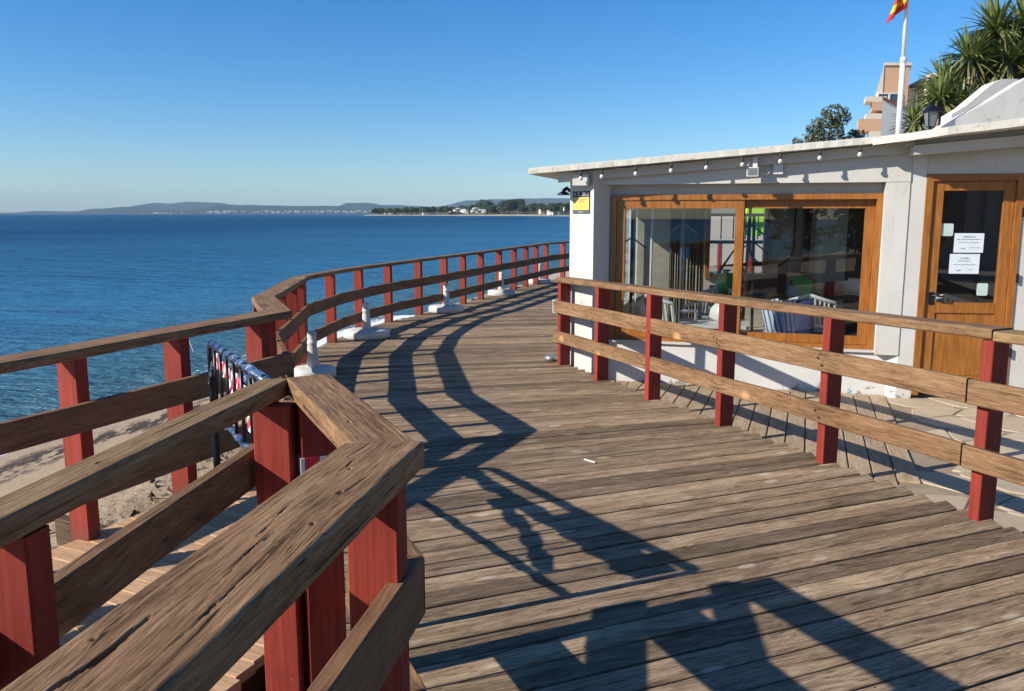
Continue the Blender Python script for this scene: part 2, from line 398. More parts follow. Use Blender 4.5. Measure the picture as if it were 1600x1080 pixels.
def sand_mat():
    m, t, b = newmat('beach_sand')
    tc = N(t, 'TexCoord'); v = tc.outputs['Object']; d = N(t, 'Attribute', attribute_name='shore').outputs['Fac']
    n1 = noise_(t, v, 5, 7, .68); n2 = noise_(t, v, 60, 4, .6); n3 = noise_(t, v, 1.1, 4)
    dry = mix(t, n2, (.24,.17,.10), (.56,.43,.28)); wet = mix(t, n1, (.33,.235,.14), (.44,.325,.20))
    f = ramp(t, math_(t, 'ADD', d, math_(t, 'MULTIPLY', n3, .03)), [(.13, 0.0), (.17, 1.0)])     # d is metres / 20
    c = mix(t, f, wet, dry)
    # wrack line of dry seaweed
    mp = N(t, 'Mapping'); mp.inputs['Scale'].default_value = (1, .35, 1); t.links.new(v, mp.inputs[0])
    n4 = noise_(t, mp.outputs[0], 6, 7, .75)
    band = ramp(t, d, [(.018, 0.0), (.032, 1.0), (.048, 1.0), (.062, 0.0)])
    weed = ramp(t, math_(t, 'ADD', math_(t, 'MULTIPLY', band, .16), n4), [(.60, 0.0), (.65, 1.0)])
    c = mix(t, math_(t, 'MULTIPLY', weed, band), c, (.045,.026,.014))
    n5 = noise_(t, v, 9, 6, .72)
    lit = math_(t, 'MULTIPLY', ramp(t, n5, [(.53, 0.0), (.585, .95)]), f)
    c = mix(t, lit, c, (.085,.055,.03))
    t.links.new(c, b.inputs['Base Color'])
    t.links.new(ramp(t, d, [(0, .55), (.03, .85), (.12, .95)]), b.inputs['Roughness'])
    bump(t, b, mix(t, f, math_(t, 'MULTIPLY', n1, .12), mix(t, .5, n1, n5)), 1.0, .12); return m
V = []; F = []; sd = []
nx, ny = 190, 240
x0, x1, y0, y1 = -9.0, 8.0, -3.0, 30.0
for j in range(ny+1):
    for i in range(nx+1):
        x = x0 + (x1-x0)*i/nx; y = y0 + (y1-y0)*(j/ny)
        d = shore_d(x, y); z = -1.0 + max(-.6, min(d*.075, .32 + .02*d))
        rough_ = max(0, min(1, (d-2.6)/.6))
        z += rough_*(.11*noise.fractal((x*3.2, y*3.2, 3), 1, 2, 4) ) + .01*noise.noise((x*1.3, y*1.3, 0))
        V.append((x, y, z)); sd.append(max(0, d/20))
for j in range(ny):
    for i in range(nx):
        a = j*(nx+1)+i; F.append((a, a+1, a+nx+2, a+nx+1))
me = mesh(V, F, True); me.attributes.new('shore', 'FLOAT', 'POINT').data.foreach_set('value', sd)
beach = obj('beach', me, sand_mat()); tag(beach, kind='structure')

mb = MB(); r3 = random.Random(5)
for k in range(800):
    x = r3.uniform(-4.4, -1.2); y = r3.uniform(2.6, 12); d = shore_d(x, y)
    if d < 2.2 or noise.noise((x*2.2, y*2.2, 8)) < -.05: continue
    z = -1.0 + min(d*.075, .32+.02*d) + .05; a_ = r3.uniform(0, 3.14); L = r3.uniform(.015, .06); h_ = r3.uniform(.006, .02)
    c, s2 = math.cos(a_)*L, math.sin(a_)*L
    mb.add([(x-c,y-s2,z-.04),(x+s2*.3,y-c*.3,z-.03),(x+c,y+s2,z-.04),(x-s2*.3,y+c*.3,z-.03),(x,y,z+h_)], [(0,1,4),(1,2,4),(2,3,4),(3,0,4)])
tag(mb.build('seaweed_litter', plain('dry_seaweed', (.055,.035,.020), .95)), 'dark dry seaweed scraps scattered over the upper sand beside the ramp', 'seaweed', kind='stuff')

# foam along the water's edge: thin broken sheet
def foam_mat():
    m, t, b = newmat('sea_foam')
    tc = N(t, 'TexCoord'); v = tc.outputs['Object']; n = noise_(t, v, 7, 6, .7); n2 = noise_(t, v, 30, 3)
    b.inputs['Base Color'].default_value = (.80,.83,.84,1); b.inputs['Roughness'].default_value = .9
    e = N(t, 'Attribute', attribute_name='edge').outputs['Fac']
    t.links.new(ramp(t, math_(t, 'ADD', mix(t, .4, n, n2), math_(t, 'MULTIPLY', e, .42)), [(.62, 0.0), (.70, 1.0)]), b.inputs['Alpha'])
    return m
V = []; F = []; ed = []; prof = [(-.32, 0), (-.15, .7), (0, 1.0), (.18, .75), (.45, .3), (.9, .12), (1.6, 0)]
pts = []
for (a, b_) in zip(SHORE[2:10], SHORE[3:11]):
    for k in range(14): pts.append((a[0]+(b_[0]-a[0])*k/14, a[1]+(b_[1]-a[1])*k/14))
for i, (x, y) in enumerate(pts):
    wob = .12*noise.noise((x*.7, y*.7, 9)) + .06*noise.noise((x*2.5, y*2.5, 9))
    wide = 1 + max(0, min(6, y-12))*.05
    for o_, e_ in prof: V.append((x - wob - o_*wide, y, -.985 + .004*e_)); ed.append(e_)
for i in range(len(pts)-1):
    for k in range(len(prof)-1): a = i*len(prof)+k; F.append((a, a+len(prof), a+len(prof)+1, a+1))
me = mesh(V, F); me.attributes.new('edge', 'FLOAT', 'POINT').data.foreach_set('value', ed)
fo = obj('sea_foam', me, foam_mat()); tag(fo, 'thin broken line of white foam where the sea meets the beach', 'foam', kind='stuff')

# far land: the coast that curves round behind the restaurant, and a low hill under the hotel
def land_mat():
    m, t, b = newmat('dry_coast_ground')
    tc = N(t, 'TexCoord'); v = tc.outputs['Object']; n = noise_(t, v, .05, 6, .7); n2 = noise_(t, v, .9, 4)
    c = mix(t, n, (.20,.16,.10), (.06,.075,.03)); c = mix(t, math_(t, 'MULTIPLY', n2, .4), c, (.25,.21,.15))
    sp = N(t, 'SeparateXYZ'); t.links.new(v, sp.inputs[0])
    c = mix(t, ramp(t, math_(t, 'MULTIPLY_ADD', sp.outputs[2], .1, .2), [(.0, 1.0), (.27, 1.0), (.34, 0.0)]), c, (.40,.33,.24))
    t.links.new(c, b.inputs['Base Color']); b.inputs['Roughness'].default_value = .95; return m
landm = land_mat()
coast = [(0.2,29.5),(4,44),(12,70),(30,130),(70,300),(95,520),(88,800),(60,1000),(10,1130),(-60,1210),(-160,1290),(-245,1330)]
V = []; F = []
inl = [(-3,-1.3),(0,-1.0),(4,-.5),(12,.3),(40,2.5),(90,6),(200,9),(600,15),(1800,30)]
for i, (x, y) in enumerate(coast):
    ang = [ -.1,-.1,-.1,-.1,-.1,0,.1,.4,.7,.9,1.2,1.4][i]
    for d, z in inl:
        fade = 1 if i < 10 else (.5 if i == 10 else .25)
        V.append((x + d*math.cos(ang), y + d*math.sin(ang), z*(fade if z > 0 else 1)))
n_ = len(inl)
for i in range(len(coast)-1):
    for k in range(n_-1): a = i*n_+k; F.append((a, a+1, a+n_+1, a+n_))
tag(obj('coast_land', mesh(V, F), landm), kind='structure')
V = []; F = []                                           # near hinterland: rises behind the restaurant
xs = [7.6, 11, 16, 24, 40, 80]; ys = [-60, -20, 0, 12, 20, 30, 45, 70, 120]
for y in ys:
    for x in xs:
        V.append((x + max(0, y-14)*.12, y, -.2 + max(0, (x-9))*.10*max(0, min(1, (y-4)/20))))
for j in range(len(ys)-1):
    for i in range(len(xs)-1): a = j*len(xs)+i; F.append((a, a+1, a+len(xs)+1, a+len(xs)))
tag(obj('hillside', mesh(V, F), landm), kind='structure')

# distant blue hills across the bay
def hill_mat():
    m, t, b = newmat('distant_hill_scrub')
    tc = N(t, 'TexCoord'); v = tc.outputs['Object']; n = noise_(t, v, .004, 6, .7)
    t.links.new(mix(t, n, (.018,.034,.036), (.05,.065,.055)), b.inputs['Base Color']); b.inputs['Roughness'].default_value = 1; return m
hillm = hill_mat()
def hill(name, ridge, y, depth, seed):
    """ridge: (x, height) list; a rounded ridge with real depth"""
    V = []; F = []; cols = 90; rows = 7
    xa, xb = ridge[0][0], ridge[-1][0]
    for i in range(cols+1):
        x = xa + (xb-xa)*i/cols
        for (p, hp), (q, hq) in zip(ridge, ridge[1:]):
            if p <= x <= q: h = hp + (hq-hp)*(3*((x-p)/(q-p))**2-2*((x-p)/(q-p))**3); break
        for k in range(rows+1):
            u = k/rows; zz = h*math.sin(math.pi*u)**.8 * (1 + .10*noise.fractal((x*.004, u*2, seed), 1, 2, 4)) - 6
            V.append((x, y + depth*(u-.5), zz))
    for i in range(cols):
        for k in range(rows): a = i*(rows+1)+k; F.append((a, a+rows+1, a+rows+2, a+1))
    return tag(obj(name, mesh(V, F, True), hillm), kind='structure')
# at y metres away a ridge of n px (of 1600) stands n*y/1250 metres high
def rg(pts, y): return [((px-800)/1250*y, (337.5-py)*y/1250+6) for px, py in pts]
hill('hill', rg([(-120,338),(40,335),(70,332.5),(100,333),(150,333.5),(180,335)], 8200), 8200, 900, 1)
hill('hill', rg([(120,337),(165,329),(205,326),(230,326),(260,329),(300,332)], 7400), 7400, 800, 2)
hill('hill', rg([(190,336),(225,324),(250,320.5),(275,321),(305,319),(345,319.5),(365,323),(420,329),(520,334)], 9200), 9200, 900, 3)
hill('hill', rg([(270,334),(330,327),(355,323),(380,324),(430,324),(480,325),(530,325),(580,326),(640,328),(700,330),(760,334)], 6000), 6000, 900, 4)
hill('hill', rg([(520,334),(545,321),(575,320),(600,323),(680,326),(740,316),(790,314),(840,313),(880,313),(950,311),(1100,306),(1500,300),(1700,330)], 6900), 6900, 900, 5)

# white towns at the foot of those hills: far too small to pick apart
mb = MB()
for k in range(300):
    px = rnd.choice([rnd.gauss(350, 14), rnd.uniform(395, 600), rnd.gauss(470, 40), rnd.gauss(255, 14)])
    y = rnd.uniform(5480, 5560); x = (px-800)/1250*y; z = rnd.uniform(0, 22)*(1 if px > 300 else .3)
    ww = rnd.uniform(5, 18); hh = rnd.uniform(3, 7)
    mb.box((x, y, z-2), (x+ww, y+10, z+hh))
tag(mb.build('far_town', plain('far_white_walls', (.42,.42,.41), .9)), 'scatter of tiny white buildings below the blue hills across the bay', 'town', kind='stuff')
# the slope those houses stand on
tag(obj('far_shore', mesh([(-2600,5450,-2),(600,5450,-2),(600,5620,34),(-2600,5620,20),(600,6000,40),(-2600,6000,10)], [(0,1,2,3),(3,2,4,5)]), hillm), kind='structure')

# ------------------------------------------------------------------ trees of the far headland
def leafmat(name, a, b_, tone=.6):
    m, t, b = newmat(name)
    v, rn = coords(t, (1,1,1), False)
    oi = N(t, 'ObjectInfo'); n = noise_(t, v, 3, 3)
    c = mix(t, ramp(t, n, [(.3, 0.0), (.7, 1.0)]), a, b_)
    c = mix(t, 1.0, c, ramp(t, oi.outputs['Random'], [(0, tone), (1, 1.25)]), 'MULTIPLY')
    t.links.new(c, b.inputs['Base Color']); b.inputs['Roughness'].default_value = .7; b.inputs['Specular IOR Level'].default_value = .3
    tr = b.inputs.get('Transmission Weight'); return m
M_['leaf'] = leafmat('broad_leaf', (.030,.050,.018), (.075,.10,.04))
M_['leaf2'] = leafmat('grey_green_leaf', (.065,.075,.032), (.15,.155,.07))
M_['bark'] = plain('bark', (.10,.075,.05), .9)
def crown(seed, lobes, n_leaf, lsize):
    """leaf clumps of small quads spread through several lobes (cx,cy,cz,r)"""
    r = random.Random(seed); V = []; F = []
    tot = sum(l[3]**2 for l in lobes)
    for cx, cy, cz, R in lobes:
        for k in range(int(n_leaf*R*R/tot)):
            d = Vector((r.gauss(0,1), r.gauss(0,1), r.gauss(0,1))).normalized() * R * (r.random()**.4)
            d.z *= .8
            if noise.noise((d*1.8/R) + Vector((cx, cy, seed))) < -.18: continue
            p = Vector((cx, cy, cz)) + d
            a = Vector((r.gauss(0,1), r.gauss(0,1), r.gauss(0,1))).normalized(); b_ = a.orthogonal().normalized()
            s_ = lsize*r.uniform(.6, 1.3); n0 = len(V)
            V += [p - a*s_, p + b_*s_*.55, p + a*s_, p - b_*s_*.55]; F.append((n0, n0+1, n0+2, n0+3))
    return mesh(V, F)
def trunk_me(h, r0, limbs, seed):
    mb = MB(); r = random.Random(seed)
    mb.tube([(0,0,-.3),(.03*h,0,h*.3),(0,.02*h,h*.62)], [r0, r0*.8, r0*.55], 7)
    for (x, y, z) in limbs: mb.tube([(0,.01*h,h*.45),(x*.5,y*.5,h*.45+(z-h*.45)*.6),(x,y,z)], [r0*.5, r0*.35, r0*.12], 5)
    return mb.me()
protos = []
for s_ in range(4):
    r = random.Random(s_+50)
    lob = [(r.uniform(-3,3), r.uniform(-3,3), r.uniform(4.5,8.5), r.uniform(2.0,3.4)) for _ in range(6)] + [(0,0,6.5,3.6)]
    protos.append((crown(s_, lob, 620, .75), trunk_me(7, .3, [(l[0]*.7,l[1]*.7,l[2]) for l in lob[:4]], s_)))
HB = [(580,327),(590,323),(605,322),(640,320),(652,318),(700,320),(720,315),(740,312),(755,315),(800,311),(840,316),(890,316)]
trees_ = []
def coast_pt(px, back):
    # metres from the camera of the headland's waterline under column px
    tab = [(560,1330),(600,1310),(680,1240),(760,1180),(812,1130),(900,900)]
    for (a, ya), (b_, yb) in zip(tab, tab[1:]):
        if a <= px <= b_: y = ya+(yb-ya)*(px-a)/(b_-a); break
    else: y = 1000
    y += back; return ((px-800)/1250*y, y)
lbls = ['dark bushy tree on the low point of the far headland', 'round dark green tree above the beach of the far headland', 'tree among the white villas of the far headland', 'tall dark tree rising behind the villas of the far headland']
for k in range(230):
    px = rnd.uniform(583, 892); back = rnd.choice([rnd.uniform(25, 60), rnd.uniform(60, 200)])
    x, y = coast_pt(px, back)
    hpx = 8.0 + 7.5*(px-580)/310 + rnd.uniform(-2, 2.5) + (7 if 787 < px < 812 or abs(px-757) < 8 else 0)
    if 700 < px < 756 and back < 60: hpx *= .42
    sc = hpx*y/1250/10*1.0; sc *= 1.0
    tall = hpx > 18
    me_c, me_t = protos[k % 4]
    root = bpy.data.objects.new('headland_tree', None)
    zb = .4 + back*.012*(px-560)/300
    put(root, Matrix.Translation((x, y, zb)) @ Matrix.Rotation(rnd.uniform(0, 6.3), 4, 'Z') @ Matrix.Scale(sc, 4) , None)
    trees_.append((px, back, tall, root))
    c1 = obj('crown', me_c, M_['leaf'], root, WM[root]); c2 = obj('trunk', me_t, M_['bark'], root, WM[root])
# name each by where it stands along the shore, counted from the tip of the headland
trees_.sort(key=lambda q: q[0])
for i, (px, back, tall, root) in enumerate(trees_):
    zone = ('on the low tip' if px < 625 else 'left of the white villas' if px < 698 else 'among the white villas' if px < 756 else 'below the tallest trees' if px < 786
            else 'in the tallest clump' if px < 813 else 'right of the tallest clump' if px < 850 else 'beside the restaurant corner')
    look = 'tall dark tree' if tall else ('dark green shoreline tree' if back < 60 else 'dark green inland tree')
    tag(root, '%s %s of the headland' % (look, zone), 'tree', 'far headland: %s %s' % (look, zone))
# villas of the headland
vm = [plain('villa_white_wall', (.70,.69,.66), .9), plain('villa_cream_wall', (.62,.52,.40), .9), plain('villa_roof', (.30,.13,.07), .9), plain('villa_window', (.05,.06,.08), .3)]
vproto = []
for s_ in range(3):
    r = random.Random(s_+80); a = MB(); rf = MB(); wi = MB()
    wd = [14, 20, 10][s_]; hg = [7, 9, 5.5][s_]
    a.box((-wd/2,-5,-2), (wd/2,5,hg)); a.box((-wd/2+1,-7,-2), (wd/6,-4.9,hg*.5))
    rf.add([(-wd/2-.5,-5.6,hg),(wd/2+.5,-5.6,hg),(wd/2+.5,5.6,hg),(-wd/2-.5,5.6,hg),(-wd/2+3,0,hg+2.2),(wd/2-3,0,hg+2.2)], [(0,1,5,4),(1,2,5),(2,3,4,5),(3,0,4),(3,2,1,0)])
    wi.box((-.7,-5.06,hg*.55), (.7,-4.9,hg*.85))
    vproto.append((a.me(), rf.me(), wi.me(), [-wd/2+1.9+q*3.2 for q in range(int(wd/3.2))]))
vl = ['white villa with a flat pale front among the trees of the far headland', 'broad cream apartment block on the far headland by the beach', 'small white house low on the far headland']
spots = [606,613,619,665,704,712,717,720,723,726,729,732,735,737,740,743,746,749,752,756,779,786,828,848,854,860,868,876,884]
for k, px in enumerate(spots):
    x, y = coast_pt(px, rnd.uniform(22, 90)); s_ = 1 if (844 < px < 860) else (k % 3 if k % 3 != 1 else 0)
    root = bpy.data.objects.new('villa', None)
    put(root, Matrix.Translation((x, y, rnd.uniform(.5, 8)*(.3 if px < 700 else 1))) @ Matrix.Rotation(rnd.uniform(-.5, .5), 4, 'Z') @ Matrix.Scale(rnd.uniform(.45,.62), 4), None)
    zone = 'on the low tip' if px < 630 else 'on the treed shore' if px < 690 else 'in the dense cluster' if px < 756 else 'under the tallest trees' if px < 840 else 'beside the restaurant corner'
    tag(root, '%s %s of the far headland' % (('white flat fronted villa', 'broad cream apartment block', 'small low white house')[s_], zone), 'house', 'far headland houses: %d %s' % (s_, zone))
    a, rf, wi, wx = vproto[s_]
    obj('wall', a, vm[1] if s_ == 1 else vm[0], root, WM[root]); obj('roof', rf, vm[2] if s_ != 0 else vm[0], root, WM[root]); 
    for q in wx: obj('window', wi, vm[3], root, WM[root] @ Matrix.Translation((q,0,0)))

# ------------------------------------------------------------------ beams
def beam(name, p0, p1, wdt, hgt, mat, parent, m0=0, m1=0, bev=.006, up=Vector((0,0,1)), sub=1, wobble=0, seed=0):
    """timber from p0 to p1 (axis of its TOP face), local X along; m0, m1 = tan of the mitre at each end"""
    p0 = Vector(p0); p1 = Vector(p1); X = (p1-p0); L = X.length; X.normalize()
    Y = up.cross(X).normalized(); Z = X.cross(Y)
    M = Matrix((X, Y, Z)).transposed().to_4x4(); M.translation = p0
    hw = wdt/2; b = bev
    prof = [(-hw+b,0),(hw-b,0),(hw,-b),(hw,-hgt+b),(hw-b,-hgt),(-hw+b,-hgt),(-hw,-hgt+b),(-hw,-b)]
    V = []; F = []; n = 8
    for i in range(sub+1):
        x = L*i/sub
        for k, (y, z) in enumerate(prof):
            xx = x + (m0*y if i == 0 else 0) + (m1*y if i == sub else 0)
            jy = wobble*noise.noise((x*2.1, seed*7.7, k*.0)) if wobble else 0
            jz = wobble*noise.noise((x*1.7, seed*3.3+5, k*.0)) if wobble else 0
            V.append((xx, y+jy, z+jz))
    for i in range(sub):
        for k in range(n): F.append((i*n+k, (i+1)*n+k, (i+1)*n+(k+1)%n, i*n+(k+1)%n))
    F += [tuple(range(n)), tuple(sub*n+k for k in range(n))[::-1]]
    return obj(name, mesh(V, F), mat, parent, M)
def hero_beam(name, p0, p1, wdt, hgt, mat, parent, m0=0, m1=0, cracks=(), knots=(), nx=360, seed=1, rad=.012, rag=0):
    """foreground timber: dense rounded section with raised grain, checks, dents and an uneven end"""
    p0 = Vector(p0); p1 = Vector(p1); X = (p1-p0); L = X.length; X.normalize()
    Y = Vector((0,0,1)).cross(X).normalized(); Z = X.cross(Y)
    M = Matrix((X, Y, Z)).transposed().to_4x4(); M.translation = p0
    hw = wdt/2; prof = []
    nt_ = 72
    for k in range(nt_+1): prof.append((-hw+rad + (wdt-2*rad)*k/nt_, 0, 0, 1))
    for k in range(1, 6): a = math.pi/2*k/6; prof.append((hw-rad+rad*math.sin(a), -rad+rad*math.cos(a), math.sin(a), math.cos(a)))
    ns = 12
    for k in range(ns+1): prof.append((hw, -rad - (hgt-2*rad)*k/ns, 1, 0))
    prof.append((hw-rad*.4, -hgt+rad*.3, .7, -.7)); prof.append((hw-rad, -hgt, 0, -1)); prof.append((-hw+rad, -hgt, 0, -1)); prof.append((-hw+rad*.4, -hgt+rad*.3, -.7, -.7))
    for k in range(ns+1): prof.append((-hw, -hgt+rad + (hgt-2*rad)*k/ns, -1, 0))
    for k in range(1, 6): a = math.pi/2*k/6; prof.append((-hw+rad-rad*math.cos(a), -rad+rad*math.sin(a), -math.cos(a), math.sin(a)))
    n = len(prof); V = []; F = []
    for i in range(nx+1):
        x = L*i/nx; fe = i/nx
        for (y, z, ny_, nz_) in prof:
            xx = x + m0*y*(1-fe) + m1*y*fe
            # flowing grain around the knots
            gy = y; 
            for kx, ky, kr in knots:
                d2 = ((xx-kx)/3.2)**2 + (y-ky)**2; gy += (y-ky)*kr*.9/(d2/kr+kr*.35)*.12
            warp = .016*noise.noise((xx*1.9, 0, seed)) + .006*noise.noise((xx*6, y*4, seed))
            g = noise.fractal((xx*3.0, (gy+warp)*85, z*85+seed), 1, 2, 3)
            dz = .0006*g + .0022*noise.noise((xx*2.5, y*9, seed+4)) + .0007*noise.noise((xx*5, (gy+warp)*210, seed+z*60))
            g2 = noise.noise((xx*2.2, (gy+warp)*46, seed+9+z*40))
            if g2 > .55: dz -= (g2-.55)*.004
            if nz_ > .5:
                for cr in cracks:
                    for (ax, ay, aw), (bx, by, bw) in zip(cr, cr[1:]):
                        if min(ax, bx)-.02 <= xx <= max(ax, bx)+.02:
                            tt = max(0, min(1, (xx-ax)/(bx-ax) if bx != ax else 0))
                            cy = ay+(by-ay)*tt + .003*noise.noise((xx*30, 3, seed)); cw = aw+(bw-aw)*tt
                            dd = abs(y-cy)
                            if dd < cw: dz -= .011*(1-(dd/cw)**2)*min(1, cw/.004)
                for kx, ky, kr in knots:
                    d2 = ((xx-kx)/1.8)**2+(y-ky)**2
                    if d2 < kr*kr*4: dz += .0022*math.exp(-d2/(kr*kr)) - (.004 if d2 < (kr*.3)**2 else 0)
            if rag and fe > .985: xx -= 0
            V.append((xx, y+ny_*dz, z+nz_*dz))
    for i in range(nx):
        for k in range(n): F.append((i*n+k, (i+1)*n+k, (i+1)*n+(k+1)%n, i*n+(k+1)%n))
    F += [tuple(range(n)), tuple(nx*n+k for k in range(n))[::-1]]
    return obj(name, mesh(V, F, True), mat, parent, M)
def post(p, dirv, ztop, parent, a=.07, b=.14, zbot=-.02, mat=None):
    """a = along the rail, b = across it"""
    d = Vector((dirv[0], dirv[1], 0)).normalized(); y = Vector((-d.y, d.x, 0))
    M = Matrix((d, y, Vector((0,0,1)))).transposed().to_4x4(); M.translation = (p[0], p[1], zbot)
    h = ztop-zbot; e = .004; V = []; F = []
    prof = [(-a/2+e,-b/2),(a/2-e,-b/2),(a/2,-b/2+e),(a/2,b/2-e),(a/2-e,b/2),(-a/2+e,b/2),(-a/2,b/2-e),(-a/2,-b/2+e)]
    for z in (0, h): V += [(x, yy, z) for x, yy in prof]
    F = [tuple(range(8))[::-1], tuple(range(8, 16))] + [(k, (k+1)%8, 8+(k+1)%8, 8+k) for k in range(8)]
    o = obj('post', mesh(V, F), mat or M_['red'], parent, M)
    return o
def tan_half(d0, d1):
    a = math.atan2(d1[1], d1[0]) - math.atan2(d0[1], d0[0])
    a = (a + math.pi) % (2*math.pi) - math.pi
    return math.tan(a/2)
def caprun(nodes, wdt, hgt, mat, parent, seed=0, wob=.004, gap=.0015):
    dirs = [(b[0]-a[0], b[1]-a[1]) for a, b in zip(nodes, nodes[1:])]
    for i, (a, b) in enumerate(zip(nodes, nodes[1:])):
        L = math.hypot(*dirs[i]); u = (dirs[i][0]/L*gap, dirs[i][1]/L*gap)
        t0 = tan_half(dirs[i-1], dirs[i]) if i > 0 else 0
        t1 = tan_half(dirs[i], dirs[i+1]) if i < len(dirs)-1 else 0
        beam('cap_rail', (a[0]+u[0], a[1]+u[1], a[2]), (b[0]-u[0], b[1]-u[1], b[2]), wdt, hgt, mat, parent, t0, -t1, .008, sub=max(2, int(L*3)), wobble=wob, seed=seed+i)
def boardrun(nodes, off, zf_top, hgt, mat, parent, name, thick=.045, seed=0, ends=None):
    """rail board fixed to one side of the posts; off is measured to the left of the run"""
    dirs = [Vector((b[0]-a[0], b[1]-a[1])).normalized() for a, b in zip(nodes, nodes[1:])]
    pts = []
    for i, nd in enumerate(nodes):
        if i == 0: nrm = Vector((-dirs[0].y, dirs[0].x)); k = 1
        elif i == len(nodes)-1: nrm = Vector((-dirs[-1].y, dirs[-1].x)); k = 1
        else:
            n0 = Vector((-dirs[i-1].y, dirs[i-1].x)); n1 = Vector((-dirs[i].y, dirs[i].x)); nrm = (n0+n1).normalized(); k = 1/max(.4, nrm.dot(n0))
        pts.append((nd[0]+nrm.x*off*k, nd[1]+nrm.y*off*k, nd[2]*zf_top))
    for i, (a, b) in enumerate(zip(pts, pts[1:])):
        t0 = tan_half(dirs[i-1], dirs[i]) if i > 0 else 0
        t1 = tan_half(dirs[i], dirs[i+1]) if i < len(dirs)-1 else 0
        L = math.dist(a[:2], b[:2])
        beam(name, a, b, thick, hgt, mat, parent, t0, -t1, .005, sub=max(2, int(L*2)), wobble=.004, seed=seed+i*3)

# ------------------------------------------------------------------ boardwalk
LEFT = [(-1.1,-3.5),(-.50,.9),(-.40,1.95),(-.62,2.55),(-.84,2.75),(-1.62,5.22),(-2.16,6.55),(-2.47,8.95),(-2.40,10.2),(-2.22,11.3),(-1.93,12.3),(-1.58,13.0),(-.95,14.8),(-.18,17),(.80,19.8),(1.5,21.3),(2.6,22.9),(6.5,28)]
RIGHT = [(6.0,-3.5),(4.42,.0),(3.44,2.25),(2.61,4.15),(.62,8.70),(.57,8.9),(.62,9.5),(1.2,12),(2.6,16.6),(3.8,20),(5.2,22),(10,26)]
def hit(p, d, poly, side):
    best = None
    for a, b in zip(poly, poly[1:]):
        ex, ey = b[0]-a[0], b[1]-a[1]; den = d[0]*ey - d[1]*ex
        if abs(den) < 1e-9: continue
        t_ = ((a[0]-p[0])*ey - (a[1]-p[1])*ex)/den; u_ = ((a[0]-p[0])*d[1] - (a[1]-p[1])*d[0])/den
        if -1e-6 <= u_ <= 1+1e-6 and (t_ > 0) == (side > 0):
            if best is None or abs(t_) < abs(best): best = t_
    return best
def theta(y):
    tb = [(-5,24),(4.2,21.5),(5.2,19),(6.5,14.5),(8,11),(10,8),(14,4),(20,-6),(30,-10)]
    for (a, ta), (b, tb_) in zip(tb, tb[1:]):
        if a <= y <= b: return math.radians(ta + (tb_-ta)*(y-a)/(b-a))
deck = tag(thing('boardwalk', None, None), kind='structure')
def cx(y): return .35 if y < 9 else .35 + (y-9)*.12
yy = -3.0; k = 0; screws = []
while yy < 23:
    wd = .150 + rnd.uniform(-.008, .008); y2 = yy + wd
    th0, th1 = theta(yy), theta(y2)
    pa, pb = (cx(yy), yy), (cx(y2), y2)
    d0, d1 = (math.cos(th0), math.sin(th0)), (math.cos(th1), math.sin(th1))
    l0, l1 = hit(pa, d0, LEFT, -1), hit(pb, d1, LEFT, -1); r0, r1 = hit(pa, d0, RIGHT, 1), hit(pb, d1, RIGHT, 1)
    if None in (l0, l1, r0, r1): yy = y2; continue
    lm = (l0+l1)/2 - rnd.uniform(0, .015); rm = (r0+r1)/2 + rnd.uniform(-.01, .02)
    g = rnd.uniform(.0035, .0085); th = (th0+th1)/2
    X = Vector((math.cos(th), math.sin(th), 0)); M = Matrix((X, Vector((-X.y, X.x, 0)), Vector((0,0,1)))).transposed().to_4x4()
    M.translation = (pa[0], pa[1], rnd.uniform(-.003, .002)); Mi = M.inverted()
    def P(p, d, t_, gg):
        q = Mi @ Vector((p[0]+d[0]*t_, p[1]+d[1]*t_, 0)); return (q.x, q.y + gg)
    A = [P(pa, d0, lm, g), P(pa, d0, rm, g), P(pb, d1, rm, -g), P(pb, d1, lm, -g)]
    e = .004; th_ = .04; ns = 14; V = []; F = []
    cup = rnd.uniform(-.0015, .0015)
    for i in range(ns+1):
        u = i/ns
        q0 = Vector((A[0][0]+(A[1][0]-A[0][0])*u, A[0][1]+(A[1][1]-A[0][1])*u)); q1 = Vector((A[3][0]+(A[2][0]-A[3][0])*u, A[3][1]+(A[2][1]-A[3][1])*u))
        w0 = .0016*noise.noise((q0.x*1.7, yy*5, 1)); w1 = .0016*noise.noise((q1.x*1.7, yy*5, 7)); zz = .002*noise.noise((q0.x*1.1, yy*9, 3))
        q0.y += w0; q1.y += w1
        V += [(q0.x, q0.y, -th_), (q0.x, q0.y, zz-e), (q0.x, q0.y+e, zz), ((q0.x+q1.x)/2, (q0.y+q1.y)/2, zz+cup), (q1.x, q1.y-e, zz), (q1.x, q1.y, zz-e), (q1.x, q1.y, -th_)]
    for i in range(ns):
        for j in range(6): F.append((i*7+j, (i+1)*7+j, (i+1)*7+j+1, i*7+j+1))
        F.append((i*7+6, (i+1)*7+6, (i+1)*7, i*7))
    F += [tuple(range(7)), tuple(ns*7+j for j in range(7))[::-1]]
    obj('plank', mesh(V, F), M_['deck'], deck, M)
    if yy < 8: screws.append((pa, (math.cos(th), math.sin(th)), lm, rm, wd))
    yy = y2; k += 1
scr = MB()
for (pa_, d_, lm_, rm_, wd_) in screws:
    nn = 6; t_ = -.06 - 1.10*int((-lm_-.1)/1.10)
    while t_ < rm_ - .05:
        if t_ > lm_ + .04:
            for off_ in (.028, wd_-.028):
                x_ = pa_[0] + d_[0]*t_ - d_[1]*off_ + rnd.uniform(-.006,.006); y_ = pa_[1] + d_[1]*t_ + d_[0]*off_
                scr.add([(x_+.0042*math.cos(k_*1.047), y_+.0042*math.sin(k_*1.047), .0035) for k_ in range(nn)], [tuple(range(nn))])
        t_ += 1.10
